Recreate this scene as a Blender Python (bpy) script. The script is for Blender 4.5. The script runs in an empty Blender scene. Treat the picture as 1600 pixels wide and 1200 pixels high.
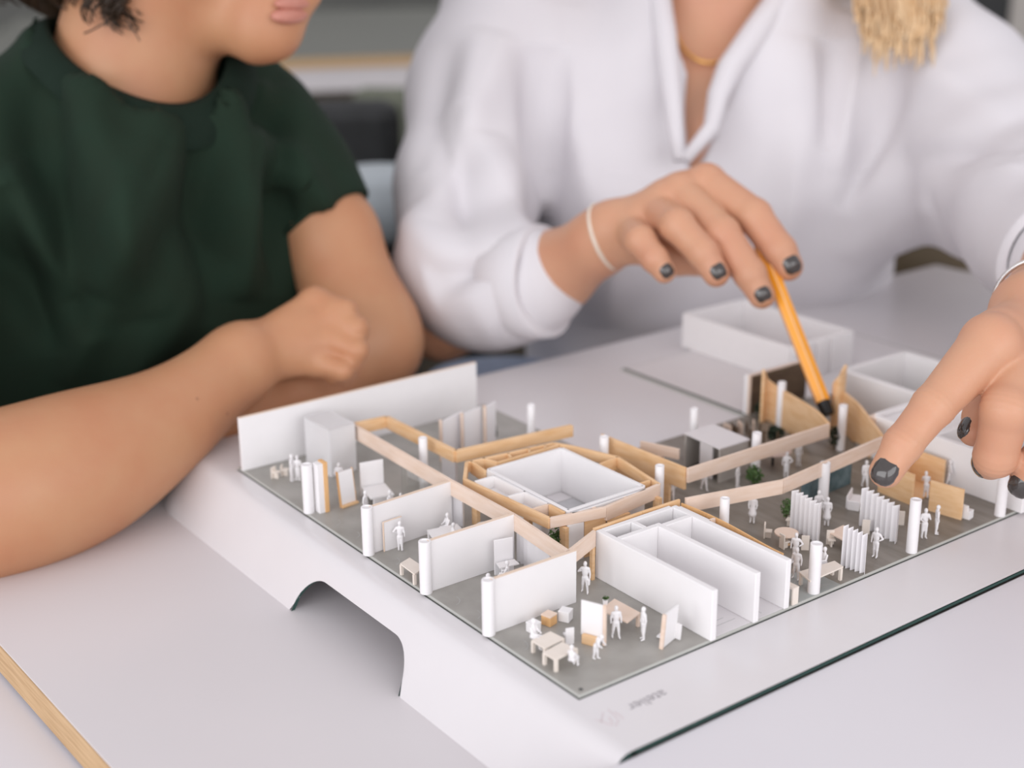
import bpy, bmesh, math, random
import numpy as np
from mathutils import Vector, Matrix
S = 0.001                      # every coordinate below is in millimetres of the real place
SC = bpy.context.scene
COL = SC.collection
random.seed(7)
rng = np.random.default_rng(7)

# ------------------------------------------------------------------ camera
cam_d = bpy.data.cameras.new('camera'); cam = bpy.data.objects.new('camera', cam_d); COL.objects.link(cam)
cam_d.sensor_width = 36.0
cam_d.lens = 2177.5 / 1600 * 36.0
cam_d.clip_start = 0.02; cam_d.clip_end = 50
cr = Vector((0.5981407, 0.8013397, -0.0090789)); cu = Vector((-0.2551145, 0.2011392, 0.9457588)); cf = Vector((-0.7597001, 0.5633806, -0.3247429))
m = Matrix((cr, cu, -cf)).transposed().to_4x4(); m.translation = Vector((411.02, -339.79, 327.39)) * S
cam.matrix_world = m
cam_d.dof.use_dof = True; cam_d.dof.focus_distance = 0.715; cam_d.dof.aperture_fstop = 4.6
SC.camera = cam

# ------------------------------------------------------------------ light
SC.view_settings.view_transform = 'Standard'; SC.view_settings.look = 'None'
SC.view_settings.gamma = 1.0; SC.view_settings.use_curve_mapping = False
SC.view_settings.exposure = 0.0
SC.cycles.use_denoising = True
w = bpy.data.worlds.new('daylight'); SC.world = w; w.use_nodes = True
bg = w.node_tree.nodes['Background']; bg.inputs[0].default_value = (0.985, 0.96, 1.0, 1); bg.inputs[1].default_value = 0.82
def area(name, loc, target, sx, sy, power, col):
    l = bpy.data.lights.new(name, 'AREA'); l.shape = 'RECTANGLE'; l.size = sx; l.size_y = sy; l.energy = power; l.color = col
    o = bpy.data.objects.new(name, l); COL.objects.link(o); o.location = loc
    o.rotation_euler = (Vector(target) - Vector(loc)).to_track_quat('-Z', 'Y').to_euler()
    return o
area('window_light', (0.9, -3.3, 1.0), (-0.2, 0.1, 0.0), 3.6, 1.9, 70, (0.98, 0.985, 1.0))       # tall windows of the room, behind the photographer
area('side_fill_light', (3.4, -0.3, 1.1), (-0.2, 0.3, 0.0), 3.2, 1.8, 52, (0.985, 0.985, 1.0))  # added fill that lifts the faces turned to the right, no known window

# ------------------------------------------------------------------ materials
MATS = {}
def mat(name, col, rough=0.6, metal=0.0, noise=None, bump=None, wood=None, spec=None, trans=0.0, sss=0.0, coat=0.0):
    """noise=(scale, other colour, amount)  bump=(scale, strength)  wood=(axis scale xyz, dark colour)"""
    m = bpy.data.materials.new(name); m.use_nodes = True; nt = m.node_tree; b = nt.nodes['Principled BSDF']
    c = (*col, 1); b.inputs['Base Color'].default_value = c; b.inputs['Roughness'].default_value = rough; b.inputs['Metallic'].default_value = metal
    if spec is not None: b.inputs['Specular IOR Level'].default_value = spec
    if trans: b.inputs['Transmission Weight'].default_value = trans
    if coat: b.inputs['Coat Weight'].default_value = coat
    if sss:
        b.inputs['Subsurface Weight'].default_value = sss; b.inputs['Subsurface Radius'].default_value = (0.004, 0.0015, 0.0008); b.inputs['Subsurface Scale'].default_value = 1.0
    tc = nt.nodes.new('ShaderNodeTexCoord')
    if noise or wood:
        n = nt.nodes.new('ShaderNodeTexNoise'); n.inputs['Detail'].default_value = 5
        mp = nt.nodes.new('ShaderNodeMapping'); nt.links.new(tc.outputs['Object'], mp.inputs['Vector']); nt.links.new(mp.outputs[0], n.inputs['Vector'])
        rp = nt.nodes.new('ShaderNodeMapRange'); nt.links.new(n.outputs['Fac'], rp.inputs['Value'])
        mx = nt.nodes.new('ShaderNodeMix'); mx.data_type = 'RGBA'
        mx.inputs['A'].default_value = c
        if wood:
            mp.inputs['Scale'].default_value = wood[0]; n.inputs['Scale'].default_value = 1.0
            mx.inputs['B'].default_value = (*wood[1], 1); rp.inputs['From Min'].default_value = .38; rp.inputs['From Max'].default_value = .68
        else:
            n.inputs['Scale'].default_value = noise[0]; mx.inputs['B'].default_value = (*noise[1], 1)
            rp.inputs['From Min'].default_value = .35; rp.inputs['From Max'].default_value = .7; rp.inputs['To Max'].default_value = noise[2]
        nt.links.new(rp.outputs[0], mx.inputs['Factor']); nt.links.new(mx.outputs['Result'], b.inputs['Base Color'])
    if bump:
        n2 = nt.nodes.new('ShaderNodeTexNoise'); n2.inputs['Scale'].default_value = bump[0]; n2.inputs['Detail'].default_value = 4
        nt.links.new(tc.outputs['Object'], n2.inputs['Vector'])
        bp = nt.nodes.new('ShaderNodeBump'); bp.inputs['Strength'].default_value = bump[1]; bp.inputs['Distance'].default_value = 0.001
        nt.links.new(n2.outputs['Fac'], bp.inputs['Height']); nt.links.new(bp.outputs[0], b.inputs['Normal'])
    MATS[name] = m; return m
M_TABLE = mat('white_laminate', (0.69, 0.655, 0.67), 0.38, noise=(9, (0.655, 0.625, 0.64), .6))
M_TRAY = mat('white_lacquer', (0.71, 0.685, 0.70), 0.3, noise=(30, (0.68, 0.655, 0.67), .5))
M_EDGE = mat('dark_green_edge', (0.02, 0.06, 0.05), 0.4, noise=(200, (0.03, 0.08, 0.07), .5))
M_FOAM = mat('white_foam_board', (0.83, 0.81, 0.815), 0.75, noise=(120, (0.80, 0.78, 0.785), .4), bump=(2500, .05))
M_FOAM_D = mat('white_foam_edge', (0.76, 0.745, 0.755), 0.8, noise=(120, (0.73, 0.71, 0.72), .4))
M_ACRYL = mat('frosted_acrylic', (0.82, 0.80, 0.815), 0.4, noise=(80, (0.83, 0.82, 0.84), .4))
M_FROST = mat('frosted_sheet', (0.95, 0.94, 0.95), 0.5, trans=.4, noise=(80, (0.92, 0.91, 0.92), .4))
M_TILE = mat('pale_grey_tile', (0.55, 0.545, 0.56), 0.45, noise=(90, (0.47, 0.47, 0.48), .8))
M_BOARD = mat('grey_printed_board', (0.375, 0.36, 0.335), 0.42, noise=(45, (0.275, 0.262, 0.238), 1.0))
M_BOARD_W = mat('brown_grey_print', (0.255, 0.23, 0.20), 0.42, wood=((30, 110, 30), (0.165, 0.145, 0.12)))
M_SLATE = mat('blue_grey_print', (0.36, 0.38, 0.37), 0.4, noise=(60, (0.30, 0.32, 0.315), .8))
M_CLEAR = mat('clear_acrylic_edge', (0.50, 0.50, 0.47), 0.2, noise=(50, (0.44, 0.45, 0.42), .5))
M_LINE = mat('near_black_flat', (0.05, 0.055, 0.05), 0.5, noise=(50, (0.08, 0.085, 0.08), .5))
M_GREYLINE = mat('grey_print_line', (0.42, 0.42, 0.42), 0.5, noise=(50, (0.36, 0.36, 0.36), .5))
M_PALE = mat('white_printed_floor', (0.72, 0.69, 0.70), 0.4, noise=(60, (0.68, 0.655, 0.665), .5))
M_BALSA = mat('pale_balsa', (0.80, 0.645, 0.545), 0.65, wood=((60, 60, 420), (0.75, 0.575, 0.455)))
M_PLY = mat('honey_plywood', (0.82, 0.555, 0.325), 0.6, wood=((70, 70, 380), (0.74, 0.455, 0.225)))
M_PLYEND = mat('orange_wood_edge', (0.78, 0.47, 0.22), 0.6, wood=((300, 300, 60), (0.70, 0.40, 0.17)))
M_BROWN = mat('dark_walnut_card', (0.13, 0.085, 0.05), 0.55, wood=((60, 60, 160), (0.08, 0.05, 0.03)))
M_BIRCH = mat('birch_ply_edge', (0.62, 0.42, 0.23), 0.55, wood=((14, 900, 900), (0.47, 0.29, 0.14)))
M_CREAM = mat('cream_card', (0.80, 0.725, 0.655), 0.65, noise=(200, (0.76, 0.675, 0.595), .6))
M_FIG = mat('white_plastic_figure', (0.82, 0.80, 0.81), 0.55, noise=(400, (0.78, 0.76, 0.77), .4))
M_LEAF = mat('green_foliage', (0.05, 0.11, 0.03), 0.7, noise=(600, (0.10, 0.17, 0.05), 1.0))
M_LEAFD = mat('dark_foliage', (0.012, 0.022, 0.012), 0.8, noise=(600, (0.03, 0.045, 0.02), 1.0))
M_STEM = mat('brown_stem', (0.09, 0.055, 0.03), 0.7, noise=(300, (0.13, 0.08, 0.05), 1.0))
M_CHALK = mat('teal_chalkboard', (0.055, 0.10, 0.115), 0.5, noise=(130, (0.16, 0.22, 0.24), .9))
M_GREYB = mat('grey_box_card', (0.46, 0.43, 0.40), 0.6, noise=(70, (0.40, 0.37, 0.34), .6))
M_BLACK = mat('black_plastic', (0.006, 0.007, 0.008), 0.5, noise=(60, (0.02, 0.022, 0.024), .5))
M_ORANGE = mat('orange_pen_paint', (0.95, 0.40, 0.035), 0.3, noise=(100, (0.90, 0.36, 0.03), .5))
M_STRIPE = mat('pale_pen_stripe', (0.92, 0.58, 0.30), 0.35, noise=(100, (0.90, 0.54, 0.26), .5))

# ------------------------------------------------------------------ mesh helpers
class MB:
    def __init__(s): s.v = []; s.f = []
    def add(s, vs, fs):
        n = len(s.v); s.v += [tuple(v) for v in vs]; s.f += [tuple(i + n for i in f) for f in fs]; return s
    def box(s, x0, y0, z0, x1, y1, z1):
        vs = [(x, y, z) for z in (z0, z1) for x, y in ((x0, y0), (x1, y0), (x1, y1), (x0, y1))]
        return s.add(vs, [(3, 2, 1, 0), (4, 5, 6, 7), (0, 1, 5, 4), (1, 2, 6, 5), (2, 3, 7, 6), (3, 0, 4, 7)])
    def prism(s, poly, z0, z1):
        n = len(poly); a = sum(poly[i][0] * poly[(i + 1) % n][1] - poly[(i + 1) % n][0] * poly[i][1] for i in range(n))
        if a < 0: poly = poly[::-1]
        vs = [(p[0], p[1], z0) for p in poly] + [(p[0], p[1], z1) for p in poly]
        fs = [tuple(range(n - 1, -1, -1)), tuple(range(n, 2 * n))] + [(i, (i + 1) % n, n + (i + 1) % n, n + i) for i in range(n)]
        return s.add(vs, fs)
    def slab(s, a, b, t, z0, z1, side=0, z1b=None, z0b=None):
        """upright board from ground point a to b, thickness t; side -1/0/1 shifts it"""
        d = Vector((b[0] - a[0], b[1] - a[1])); d.normalize(); nx, ny = -d.y, d.x
        l, r = (side + 1) * t / 2, (side - 1) * t / 2
        q = [(a[0] + nx * r, a[1] + ny * r), (b[0] + nx * r, b[1] + ny * r), (b[0] + nx * l, b[1] + ny * l), (a[0] + nx * l, a[1] + ny * l)]
        zt = (z1, z1 if z1b is None else z1b, z1 if z1b is None else z1b, z1); zb = (z0, z0 if z0b is None else z0b, z0 if z0b is None else z0b, z0)
        vs = [(*q[i], zb[i]) for i in range(4)] + [(*q[i], zt[i]) for i in range(4)]
        return s.add(vs, [(3, 2, 1, 0), (4, 5, 6, 7), (0, 1, 5, 4), (1, 2, 6, 5), (2, 3, 7, 6), (3, 0, 4, 7)])
    def ring(s, pts, r, n=8, closed=False, cap=True):
        """tube along pts; r scalar or list"""
        P = [Vector(p) for p in pts]; rs = [r] * len(P) if not hasattr(r, '__len__') else r
        vs = []; up = Vector((0, 0, 1))
        for i, p in enumerate(P):
            a = P[(i - 1) % len(P)] if (i > 0 or closed) else P[i]; b = P[(i + 1) % len(P)] if (i < len(P) - 1 or closed) else P[i]
            t = (b - a).normalized(); u_ = t.cross(up)
            if u_.length < 1e-3: u_ = t.cross(Vector((0, 1, 0)))
            u_.normalize(); v_ = t.cross(u_)
            for k in range(n):
                an = 2 * math.pi * k / n; vs.append(p + (u_ * math.cos(an) + v_ * math.sin(an)) * rs[i])
        m_ = len(P); fs = []
        for i in range(m_ if closed else m_ - 1):
            j = (i + 1) % m_
            for k in range(n): fs.append((i * n + k, j * n + k, j * n + (k + 1) % n, i * n + (k + 1) % n))
        if cap and not closed: fs += [tuple(range(n)), tuple(range((m_ - 1) * n + n - 1, (m_ - 1) * n - 1, -1))]
        return s.add(vs, fs)
    def lathe(s, c, prof, n=24):
        vs = [(c[0] + r * math.cos(2 * math.pi * k / n), c[1] + r * math.sin(2 * math.pi * k / n), c[2] + z) for r, z in prof for k in range(n)]
        fs = [(i * n + k, i * n + (k + 1) % n, (i + 1) * n + (k + 1) % n, (i + 1) * n + k) for i in range(len(prof) - 1) for k in range(n)]
        fs += [tuple(range(n - 1, -1, -1)), tuple(range((len(prof) - 1) * n, len(prof) * n))]
        return s.add(vs, fs)
    def mesh(s, name, m, origin=(0, 0, 0), smooth=False):
        me = bpy.data.meshes.new(name); o = Vector(origin)
        me.from_pydata([tuple((Vector(v) - o) * S) for v in s.v], [], s.f); me.materials.append(m)
        bm = bmesh.new(); bm.from_mesh(me); bmesh.ops.recalc_face_normals(bm, faces=bm.faces); bm.to_mesh(me); bm.free()
        if smooth: me.shade_smooth(); 
        me.update(); return me
def link(name, me, parent=None, loc=(0, 0, 0), bevel=0.0, autosmooth=False):
    o = bpy.data.objects.new(name, me); COL.objects.link(o); o.location = Vector(loc) * S
    if parent: o.parent = parent
    if bevel:
        b = o.modifiers.new('bevel', 'BEVEL'); b.width = bevel * S; b.segments = 2; b.limit_method = 'ANGLE'; b.angle_limit = math.radians(40)
    return o
def tag(o, label, cat, group=None, kind=None):
    o['label'] = label; o['category'] = cat
    if group: o['group'] = group
    if kind: o['kind'] = kind
    return o
def obj(name, mb, m, label=None, cat=None, origin=(0, 0, 0), parent=None, group=None, bevel=0.0, smooth=False):
    o = link(name, mb.mesh(name, m, origin, smooth), parent, origin if parent is None else origin, bevel)
    if cat: tag(o, label, cat, group)
    return o
def empty(name, loc, label, cat, group=None, rz=0):
    o = bpy.data.objects.new(name, None); COL.objects.link(o); o.location = Vector(loc) * S; o.rotation_euler[2] = rz
    o.empty_display_size = 0.005
    return tag(o, label, cat, group)
def part(name, mb, m, parent, bevel=0.0, smooth=False, label=None, world=True):
    """mb in world millimetres when world, else in the parent's own space"""
    org = Vector((0, 0, 0)); q_ = parent if world else None
    while q_: org += Vector(q_.location) / S; q_ = q_.parent
    o = bpy.data.objects.new(name, mb.mesh(name, m, org, smooth)); COL.objects.link(o); o.parent = parent
    if bevel:
        b = o.modifiers.new('bevel', 'BEVEL'); b.width = bevel * S; b.segments = 2; b.limit_method = 'ANGLE'; b.angle_limit = math.radians(40)
    if label: o['label'] = label
    return o
def copy_tree(o, parent=None):
    c = o.copy(); COL.objects.link(c)
    if parent: c.parent = parent
    for ch in list(o.children): copy_tree(ch, c)
    return c

# ------------------------------------------------------------------ the room
ZF = -765.0
ZT = -35.0                     # top of the work table
M_FLOOR = mat('dark_oak_floor', (0.075, 0.055, 0.03), 0.55, wood=((1.2, 14, 1), (0.03, 0.024, 0.014)))
M_WALL = mat('grey_green_wall', (0.20, 0.205, 0.19), 0.8, noise=(3, (0.17, 0.175, 0.165), .6))
f = obj('floor', MB().box(-8000, -4200, ZF - 60, 4000, 8000, ZF), M_FLOOR); f['kind'] = 'structure'
f = obj('wall_back', MB().box(-8100, -4200, ZF, -8000, 8000, 2200), M_WALL); f['kind'] = 'structure'
f = obj('wall_side', MB().box(-8000, 8000, ZF, 4000, 8100, 2200), M_WALL); f['kind'] = 'structure'

# ------------------------------------------------------------------ the work table
ca, sa = math.cos(math.radians(1.8)), math.sin(math.radians(1.8))
TY0 = -171.5 - 0.0314 * -266 - 8.3
def trot(x, y): return (x * ca - (y - 0) * sa, x * sa + y * ca)
def tq(x0, y0, x1, y1): return [trot(x0, y0), trot(x1, y0), trot(x1, y1), trot(x0, y1)]
E0 = -163.3
ZL = -57.5
M_COOL = mat('cool_white_laminate', (0.70, 0.68, 0.715), 0.4, noise=(9, (0.67, 0.65, 0.69), .5))
tb = empty('work_table', (0, 0, ZF), 'white laminate table with birch plywood edge, under the left side of the model', 'table')
part('tabletop', MB().prism(tq(-413, E0 + 0.6, 40, 1500), ZT - 1.2, ZT), M_TABLE, tb, label='white laminate surface')
part('plywood_core', MB().prism(tq(-412.4, E0, 39.5, 1499), ZT - 19, ZT - 1.3), M_BIRCH, tb, label='birch plywood edge with dark streaks')
part('underside', MB().prism(tq(-413, E0 + 0.6, 40, 1500), ZT - 20.2, ZT - 19.1), M_TABLE, tb)
for x, y in ((-300, -60), (-20, -60), (-360, 1400), (-20, 1400)):
    px_, py_ = trot(x, y)
    part('leg', MB().box(px_ - 25, py_ - 25, ZF, px_ + 25, py_ + 25, ZT - 20.3), M_BIRCH, tb, bevel=3)
tb2 = empty('lower_table', (0, -600, ZF), 'white table standing lower in the bottom left corner below the plywood edge', 'table')
part('tabletop', MB().prism(tq(-900, -1100, 900, E0 + 22), ZL - 18, ZL), M_COOL, tb2, bevel=1.5)
for x, y in ((-860, -1050), (860, -1050), (-860, -200), (860, -200)):
    px_, py_ = trot(x, y)
    part('leg', MB().box(px_ - 22, py_ - 22, ZF, px_ + 22, py_ + 22, ZL - 18.2), M_BIRCH, tb2, bevel=3)
tb3 = empty('side_table', (500, 600, ZF), 'white table butted against the open right end of the tray, lower right of the photo', 'table')
part('tabletop', MB().box(44.7, -135, -14, 1100, 1500, -3.7), M_COOL, tb3, bevel=1.2)
for x, y in ((90, -90), (1050, -90), (90, 1450), (1050, 1450)):
    part('leg', MB().box(x - 22, y - 22, ZF, x + 22, y + 22, -14.2), M_BIRCH, tb3, bevel=3)

# ------------------------------------------------------------------ the tray that carries the model: a bent white sheet, open at the right end
def tray():
    X0, X1 = -392.0, 44.0; Y0, Y1 = -13.5, 760.0; ZTOP, TH = -1.6, 1.9; H = ZTOP - ZT
    # flank profile (outward distance, z): straight top, small bend, sloping flank
    prof = [(-6, 0), (-2.5, -0.25), (0.5, -1.6), (3.0, -4.2), (7.5, -10.5), (12.5, -18.5), (16.5, -25.5), (20.0, -H)]
    # path of the crease in plan: along the near side, round corner, along the back
    R = 26.0; path = []
    xs = [X1, 30, 10, 0, -20, -40, -60, -80, -90, -94, -97, -99] + [-101.5 - 1.2 * i for i in range(0, 4)]
    xs = list(np.linspace(X1, X0 + R, 180))
    for x in xs: path.append(((x, Y0), (0, -1)))
    for i in range(1, 12):
        a = math.pi / 2 * i / 12; path.append(((X0 + R - R * math.sin(a), Y0 + R - R * math.cos(a)), (-math.sin(a), -math.cos(a))))
    for y in np.linspace(Y0 + R, Y1, 60): path.append(((X0, y), (-1, 0)))
    def slot(x):
        """height of the cut-out's upper edge above the table at x, 0 where uncut"""
        a, b, hgt, r = -206.0, -97.0, 21.5, 20.0
        if x <= a or x >= b: return 0.0
        if x < a + r: t = (a + r - x) / r; return hgt * math.sqrt(max(0, 1 - t * t))
        if x > b - r: t = (x - b + r) / r; return hgt * math.sqrt(max(0, 1 - t * t))
        return hgt
    zs = [p[1] for p in prof]; ds = [p[0] for p in prof]
    top = MB(); n = len(prof)
    for inner in (0, 1):
        vs = []
        for (c, nn) in path:
            s_ = slot(c[0]) if nn == (0, -1) else 0.0
            zmin = -H + s_
            for d, z in prof:
                zz = max(z, zmin); dd = np.interp(-zz, [-q for q in zs], ds)
                off = 0 if not inner else TH
                vs.append((c[0] + nn[0] * (dd - off * .8), c[1] + nn[1] * (dd - off * .8), ZTOP + zz - (off if inner and zz > zmin + .01 and zz > -2 else off * .35 if inner and zz > zmin + .01 else 0)))
        fs = [(i * n + k, (i + 1) * n + k, (i + 1) * n + k + 1, i * n + k + 1) for i in range(len(path) - 1) for k in range(n - 1)]
        # flat top
        base = len(vs); ring_ = [i * n for i in range(len(path))]
        vs += [(X1, Y1, ZTOP - (TH if inner else 0))]
        fs.append(tuple(ring_ + [base]))
        top.add(vs, fs)
    me = top.mesh('shell', M_TRAY); me.materials.append(M_EDGE)
    o = link('model_tray', me)
    me.shade_smooth(); me.set_sharp_from_angle(angle=math.radians(35))
    # the dark cut edge: right end and along the cut-out
    ed = MB(); ss = []
    def pt(x, d, z): return (x, Y0 - d, ZTOP + z)
    N = len(path) ; 
    prev = None
    for x in np.linspace(-206, -97, 80):
        s_ = slot(x); z = -H + s_; d = float(np.interp(-z, [-q for q in zs], ds)); cur = ((x, Y0 - d - .05, ZTOP + z), (x, Y0 - d + TH * 1.05, ZTOP + z - .5))
        if prev: ss.append((prev, cur))
        prev = cur
    for a, b in ss: ed.add([a[0], b[0], b[1], a[1]], [(0, 1, 2, 3)])
    ed.box(X1 - .4, Y0 + 5, ZTOP - TH, X1 + .25, Y1, ZTOP - .5)
    pr_ = [(X1 + .25, Y0 - d, ZTOP + z) for d, z in prof]; pi_ = [(X1 + .25, Y0 - d + TH, ZTOP + z - (TH if z > -2 else .5)) for d, z in prof]
    for i in range(n - 1): ed.add([pr_[i], pr_[i + 1], pi_[i + 1], pi_[i]], [(0, 1, 2, 3)])
    e = obj('cut_edge', ed, M_EDGE, parent=o); e['label'] = 'dark green cut edge of the sheet'
    tag(o, 'white bent sheet tray with rounded side and grip cut-out carrying the model', 'tray')
    # printed lettering, reads from the seated side
    try:
        cu_ = bpy.data.curves.new('lettering', 'FONT'); cu_.body = 'atelier'; cu_.size = 9.2 * S; cu_.extrude = 0.00002; cu_.align_x = 'LEFT'; cu_.shear = 0.0
        t = bpy.data.objects.new('lettering', cu_); COL.objects.link(t); t.location = (0.0165, 0.0338, (ZTOP + .06) * S); t.rotation_euler = (0, 0, math.radians(-90))
        t.scale = (.92, .92, 1)
        cu_.materials.append(mat('grey_ink', (0.30, 0.28, 0.30), .5, noise=(100, (0.36, 0.34, 0.36), .4)))
        dg = bpy.context.evaluated_depsgraph_get(); tm = bpy.data.meshes.new_from_object(t.evaluated_get(dg)); t2 = bpy.data.objects.new('lettering', tm); COL.objects.link(t2); t2.matrix_world = t.matrix_basis.copy(); bpy.data.objects.remove(t); t = t2; t.name = 'lettering'
        t.parent = o; t['label'] = 'grey lettering printed upside down'
    except Exception as e_: print('text', e_)
    lg = MB(); M_PINK = mat('pale_rose_ink', (0.66, 0.55, 0.57), .5, noise=(100, (0.60, 0.56, 0.58), .6))
    for a, b in (((14, 4.5), (22, 3)), ((23, 3), (26, -1.5)), ((25, -2), (17, -5)), ((19, 1), (23.5, -1)), ((15, 1), (20, -4.5)), ((24, 5), (17, 5.5))):
        lg.slab(a, b, .5, ZTOP + .02, ZTOP + .1)
    part('emblem', lg, M_PINK, o, label='faint rose line emblem')
    return o
tray()

# ------------------------------------------------------------------ the model's base board (U-shaped, with a pale court behind)
bd = empty('printed_board', (0, 0, -1.55), 'grey printed base board with clear edge carrying the miniature rooms', 'model base')
YE = 520
poly = [(0, 0), (0, YE), (-333, YE), (-333, 313), (-204, 313), (-204, 187), (-333, 187), (-333, 0)]
inset = [(-2.2, 2.2), (-2.2, YE - 2), (-331, YE - 2), (-331, 315), (-202, 315), (-202, 185), (-331, 185), (-331, 2.2)]
part('acrylic_plate', MB().prism(poly, -1.55, -0.12), M_CLEAR, bd, bevel=.25, label='clear acrylic edge')
part('printed_floor', MB().prism([(-.7, .7), (-.7, 80), (-85, 80), (-85, 140), (-204.5, 140), (-204.5, 186.5), (-332, 186.5), (-332, .7)], -.11, 0), M_BOARD, bd)
part('wood_print_floor', MB().prism([(-.7, 172), (-.7, YE - 2), (-160, YE - 2), (-204.5, 370), (-204.5, 140.1), (-85, 140.1), (-85, 134), (-30, 134), (-22, 172)], -.11, 0), M_BOARD_W, bd, label='brown grey printed floor')
part('slate_print_floor', MB().prism([(-.7, 132), (-.7, 171.9), (-22.1, 171.9), (-30.1, 133.9), (-30, 132)], -.11, 0), M_SLATE, bd, label='blue grey printed floor')
part('pale_print_floor', MB().prism([(-.7, 80.1), (-.7, 131.9), (-84.9, 131.9), (-84.9, 80.1)], -.11, 0), M_PALE, bd, label='white printed floor')
part('pale_court_floor', MB().prism([(-204.6, 317), (-204.6, 370), (-160.1, YE - 2), (-332, YE - 2), (-332, 317)], -.11, 0), M_PALE, bd, label='white printed floor')
ln = MB()
ln.prism([(-333, -.1), (-333, -.75), (.75, -.75), (.75, YE), (.1, YE), (.1, -.1)], -1.57, -1.35); ln.prism([(-332, 313.5), (-204.6, 313.5), (-204.6, 316.6), (-332, 316.6)], -.1, -.02)  # dark strips stand in for the shade round the board and along the notch
part('painted_gap_shade', ln, M_LINE, bd, label='dark strip painted as shade in the seam round the board')
gl = MB()
for x0 in (-226, -205, -164, -150, -108, -90, -52):           # printed door swings along the near edge
    pts = [(x0 + 6 * math.cos(a), 4 + 6 * math.sin(a)) for a in np.linspace(.2, 1.75, 9)]
    for a, b in zip(pts, pts[1:]): gl.slab(a, b, .28, 0.0, .04)
for a, b in (((-62, 84), (-8, 84)), ((-8, 84), (-8, 104)), ((-30, 90), (-12, 90)), ((-12, 90), (-12, 100)), ((-40, 118), (-4, 118)), ((-20, 122), (-20, 129)), ((-4, 134), (-24, 168)), ((-24, 134), (-4, 168)), ((-4, 150), (-22, 150))):
    gl.slab(a, b, .3, 0.0, .04)
part('printed_lines', gl, M_GREYLINE, bd, label='thin printed plan lines')['kind'] = 'stuff'
part('screw_head', MB().lathe((-3.5, 3.8, 0), [(1.0, 0), (.9, .3)], 12), M_LINE, bd)

# ------------------------------------------------------------------ foam walls
def wall(label, a, b, t, z1, side=0, m=M_FOAM, name='foam_wall', cat='model wall', group=None, bevel=.15, z0=0.02, z1b=None):
    mid = ((a[0] + b[0]) / 2, (a[1] + b[1]) / 2, 0)
    return obj(name, MB().slab(a, b, t, z0, z1, side, z1b), m, label, cat, origin=mid, group=group, bevel=bevel)
def wall2(label, a, b, t, z1, cap, capm, **k):
    """board with a thin strip of another colour along its top edge"""
    o = wall(label, a, b, t, z1 - cap, **k)
    mid = Vector(((a[0] + b[0]) / 2, (a[1] + b[1]) / 2, 0))
    mb = MB().slab(a, b, t, z1 - cap + .01, z1); mb.v = [tuple(Vector(v) - mid) for v in mb.v]
    p_ = bpy.data.objects.new('top_edge', mb.mesh('top_edge', capm)); COL.objects.link(p_); p_.parent = o; p_['label'] = 'tan top edge strip'
    return o
M_TANEDGE = mat('tan_edge_and_reflection', (0.78, 0.62, 0.50), .7, noise=(80, (.74, .58, .46), .5))
wall2('tall white back wall on the far left edge of the model, in front of the forearms', (-326, -.5), (-326, 176), 2.2, 34.7, .3, M_TANEDGE)  # tan top strip here is a warm reflection put into the colour
wall2('white partition farthest from the near corner of three, tan board leaning on it', (-178, 2.5), (-181, 56), 2.0, 27.2, .25, M_TANEDGE)
wall2('middle white partition of three along the left edge, plain panel standing before it', (-122.3, 2.5), (-122.3, 55.5), 2.0, 28.3, .25, M_TANEDGE)
wall2('white partition nearest the near corner, orange cube standing before it', (-68.6, 2.5), (-68.6, 53.5), 2.0, 28.5, .25, M_TANEDGE)

# ------------------------------------------------------------------ columns
def column(p, h, label, r=3.2):
    o = obj('column', MB().lathe((p[0], p[1], 0.02), [(r, 0), (r, h - .2), (r * .94, h), (r * .72, h), (r * .68, h - .6)], 20), M_FIG, label, 'column', origin=(p[0], p[1], 0), group='round white model columns')
    o.data.shade_smooth(); o.data.set_sharp_from_angle(angle=math.radians(40)); return o
column((-178, 0.6), 27.5, 'white column ending the farthest of the three left partitions')
column((-122.3, 0.6), 28.6, 'white column ending the middle left partition, beside a small cream bench')
column((-68.6, 0.8), 28.8, 'white column ending the left partition nearest the near corner')
column((-246, 2), 29.5, 'white column beside an orange-sided white slab at the far left')
column((-234.9, 73.5), 32, 'white column rising between two wooden beams left of the core', 2.6)
column((-245.4, 161.9), 30, 'white column standing alone behind the far wooden beam on the pale court', 2.6)
column((-174.4, 161.8), 30, 'white column at the left end of the long brown wooden wall', 2.8)
column((-121.0, 157.3), 30, 'white column at the right corner of the wooden core, tiny figure beside it', 2.6)
column((-176.9, 237.5), 30, 'white column behind the grey box on the pale court', 2.6)
column((-123.3, 237.3), 30, 'white column beside the grey box, topping out just above the wooden beam', 2.8)
column((-66.2, 153.7), 30, 'short-looking white column right behind the white room block', 2.6)
column((-71.8, 239), 27, 'white column against the near wooden beam before the chalkboard', 3.0)
column((-3.4, 154.7), 27, 'white column piercing a cream table at the near right edge', 3.1)
column((-2.8, 230.8), 30.4, 'white column at the near right edge beside two figures', 3.0)
column((-2.3, 307.9), 30, 'white column at the right edge below the pointing hand', 3.0)
column((-123.7, 314.7), 30, 'white column beside the pen tip inside the plywood funnel', 2.7)
column((-176.0, 315.5), 31, 'white column behind the left plywood funnel wing', 2.7)

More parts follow.
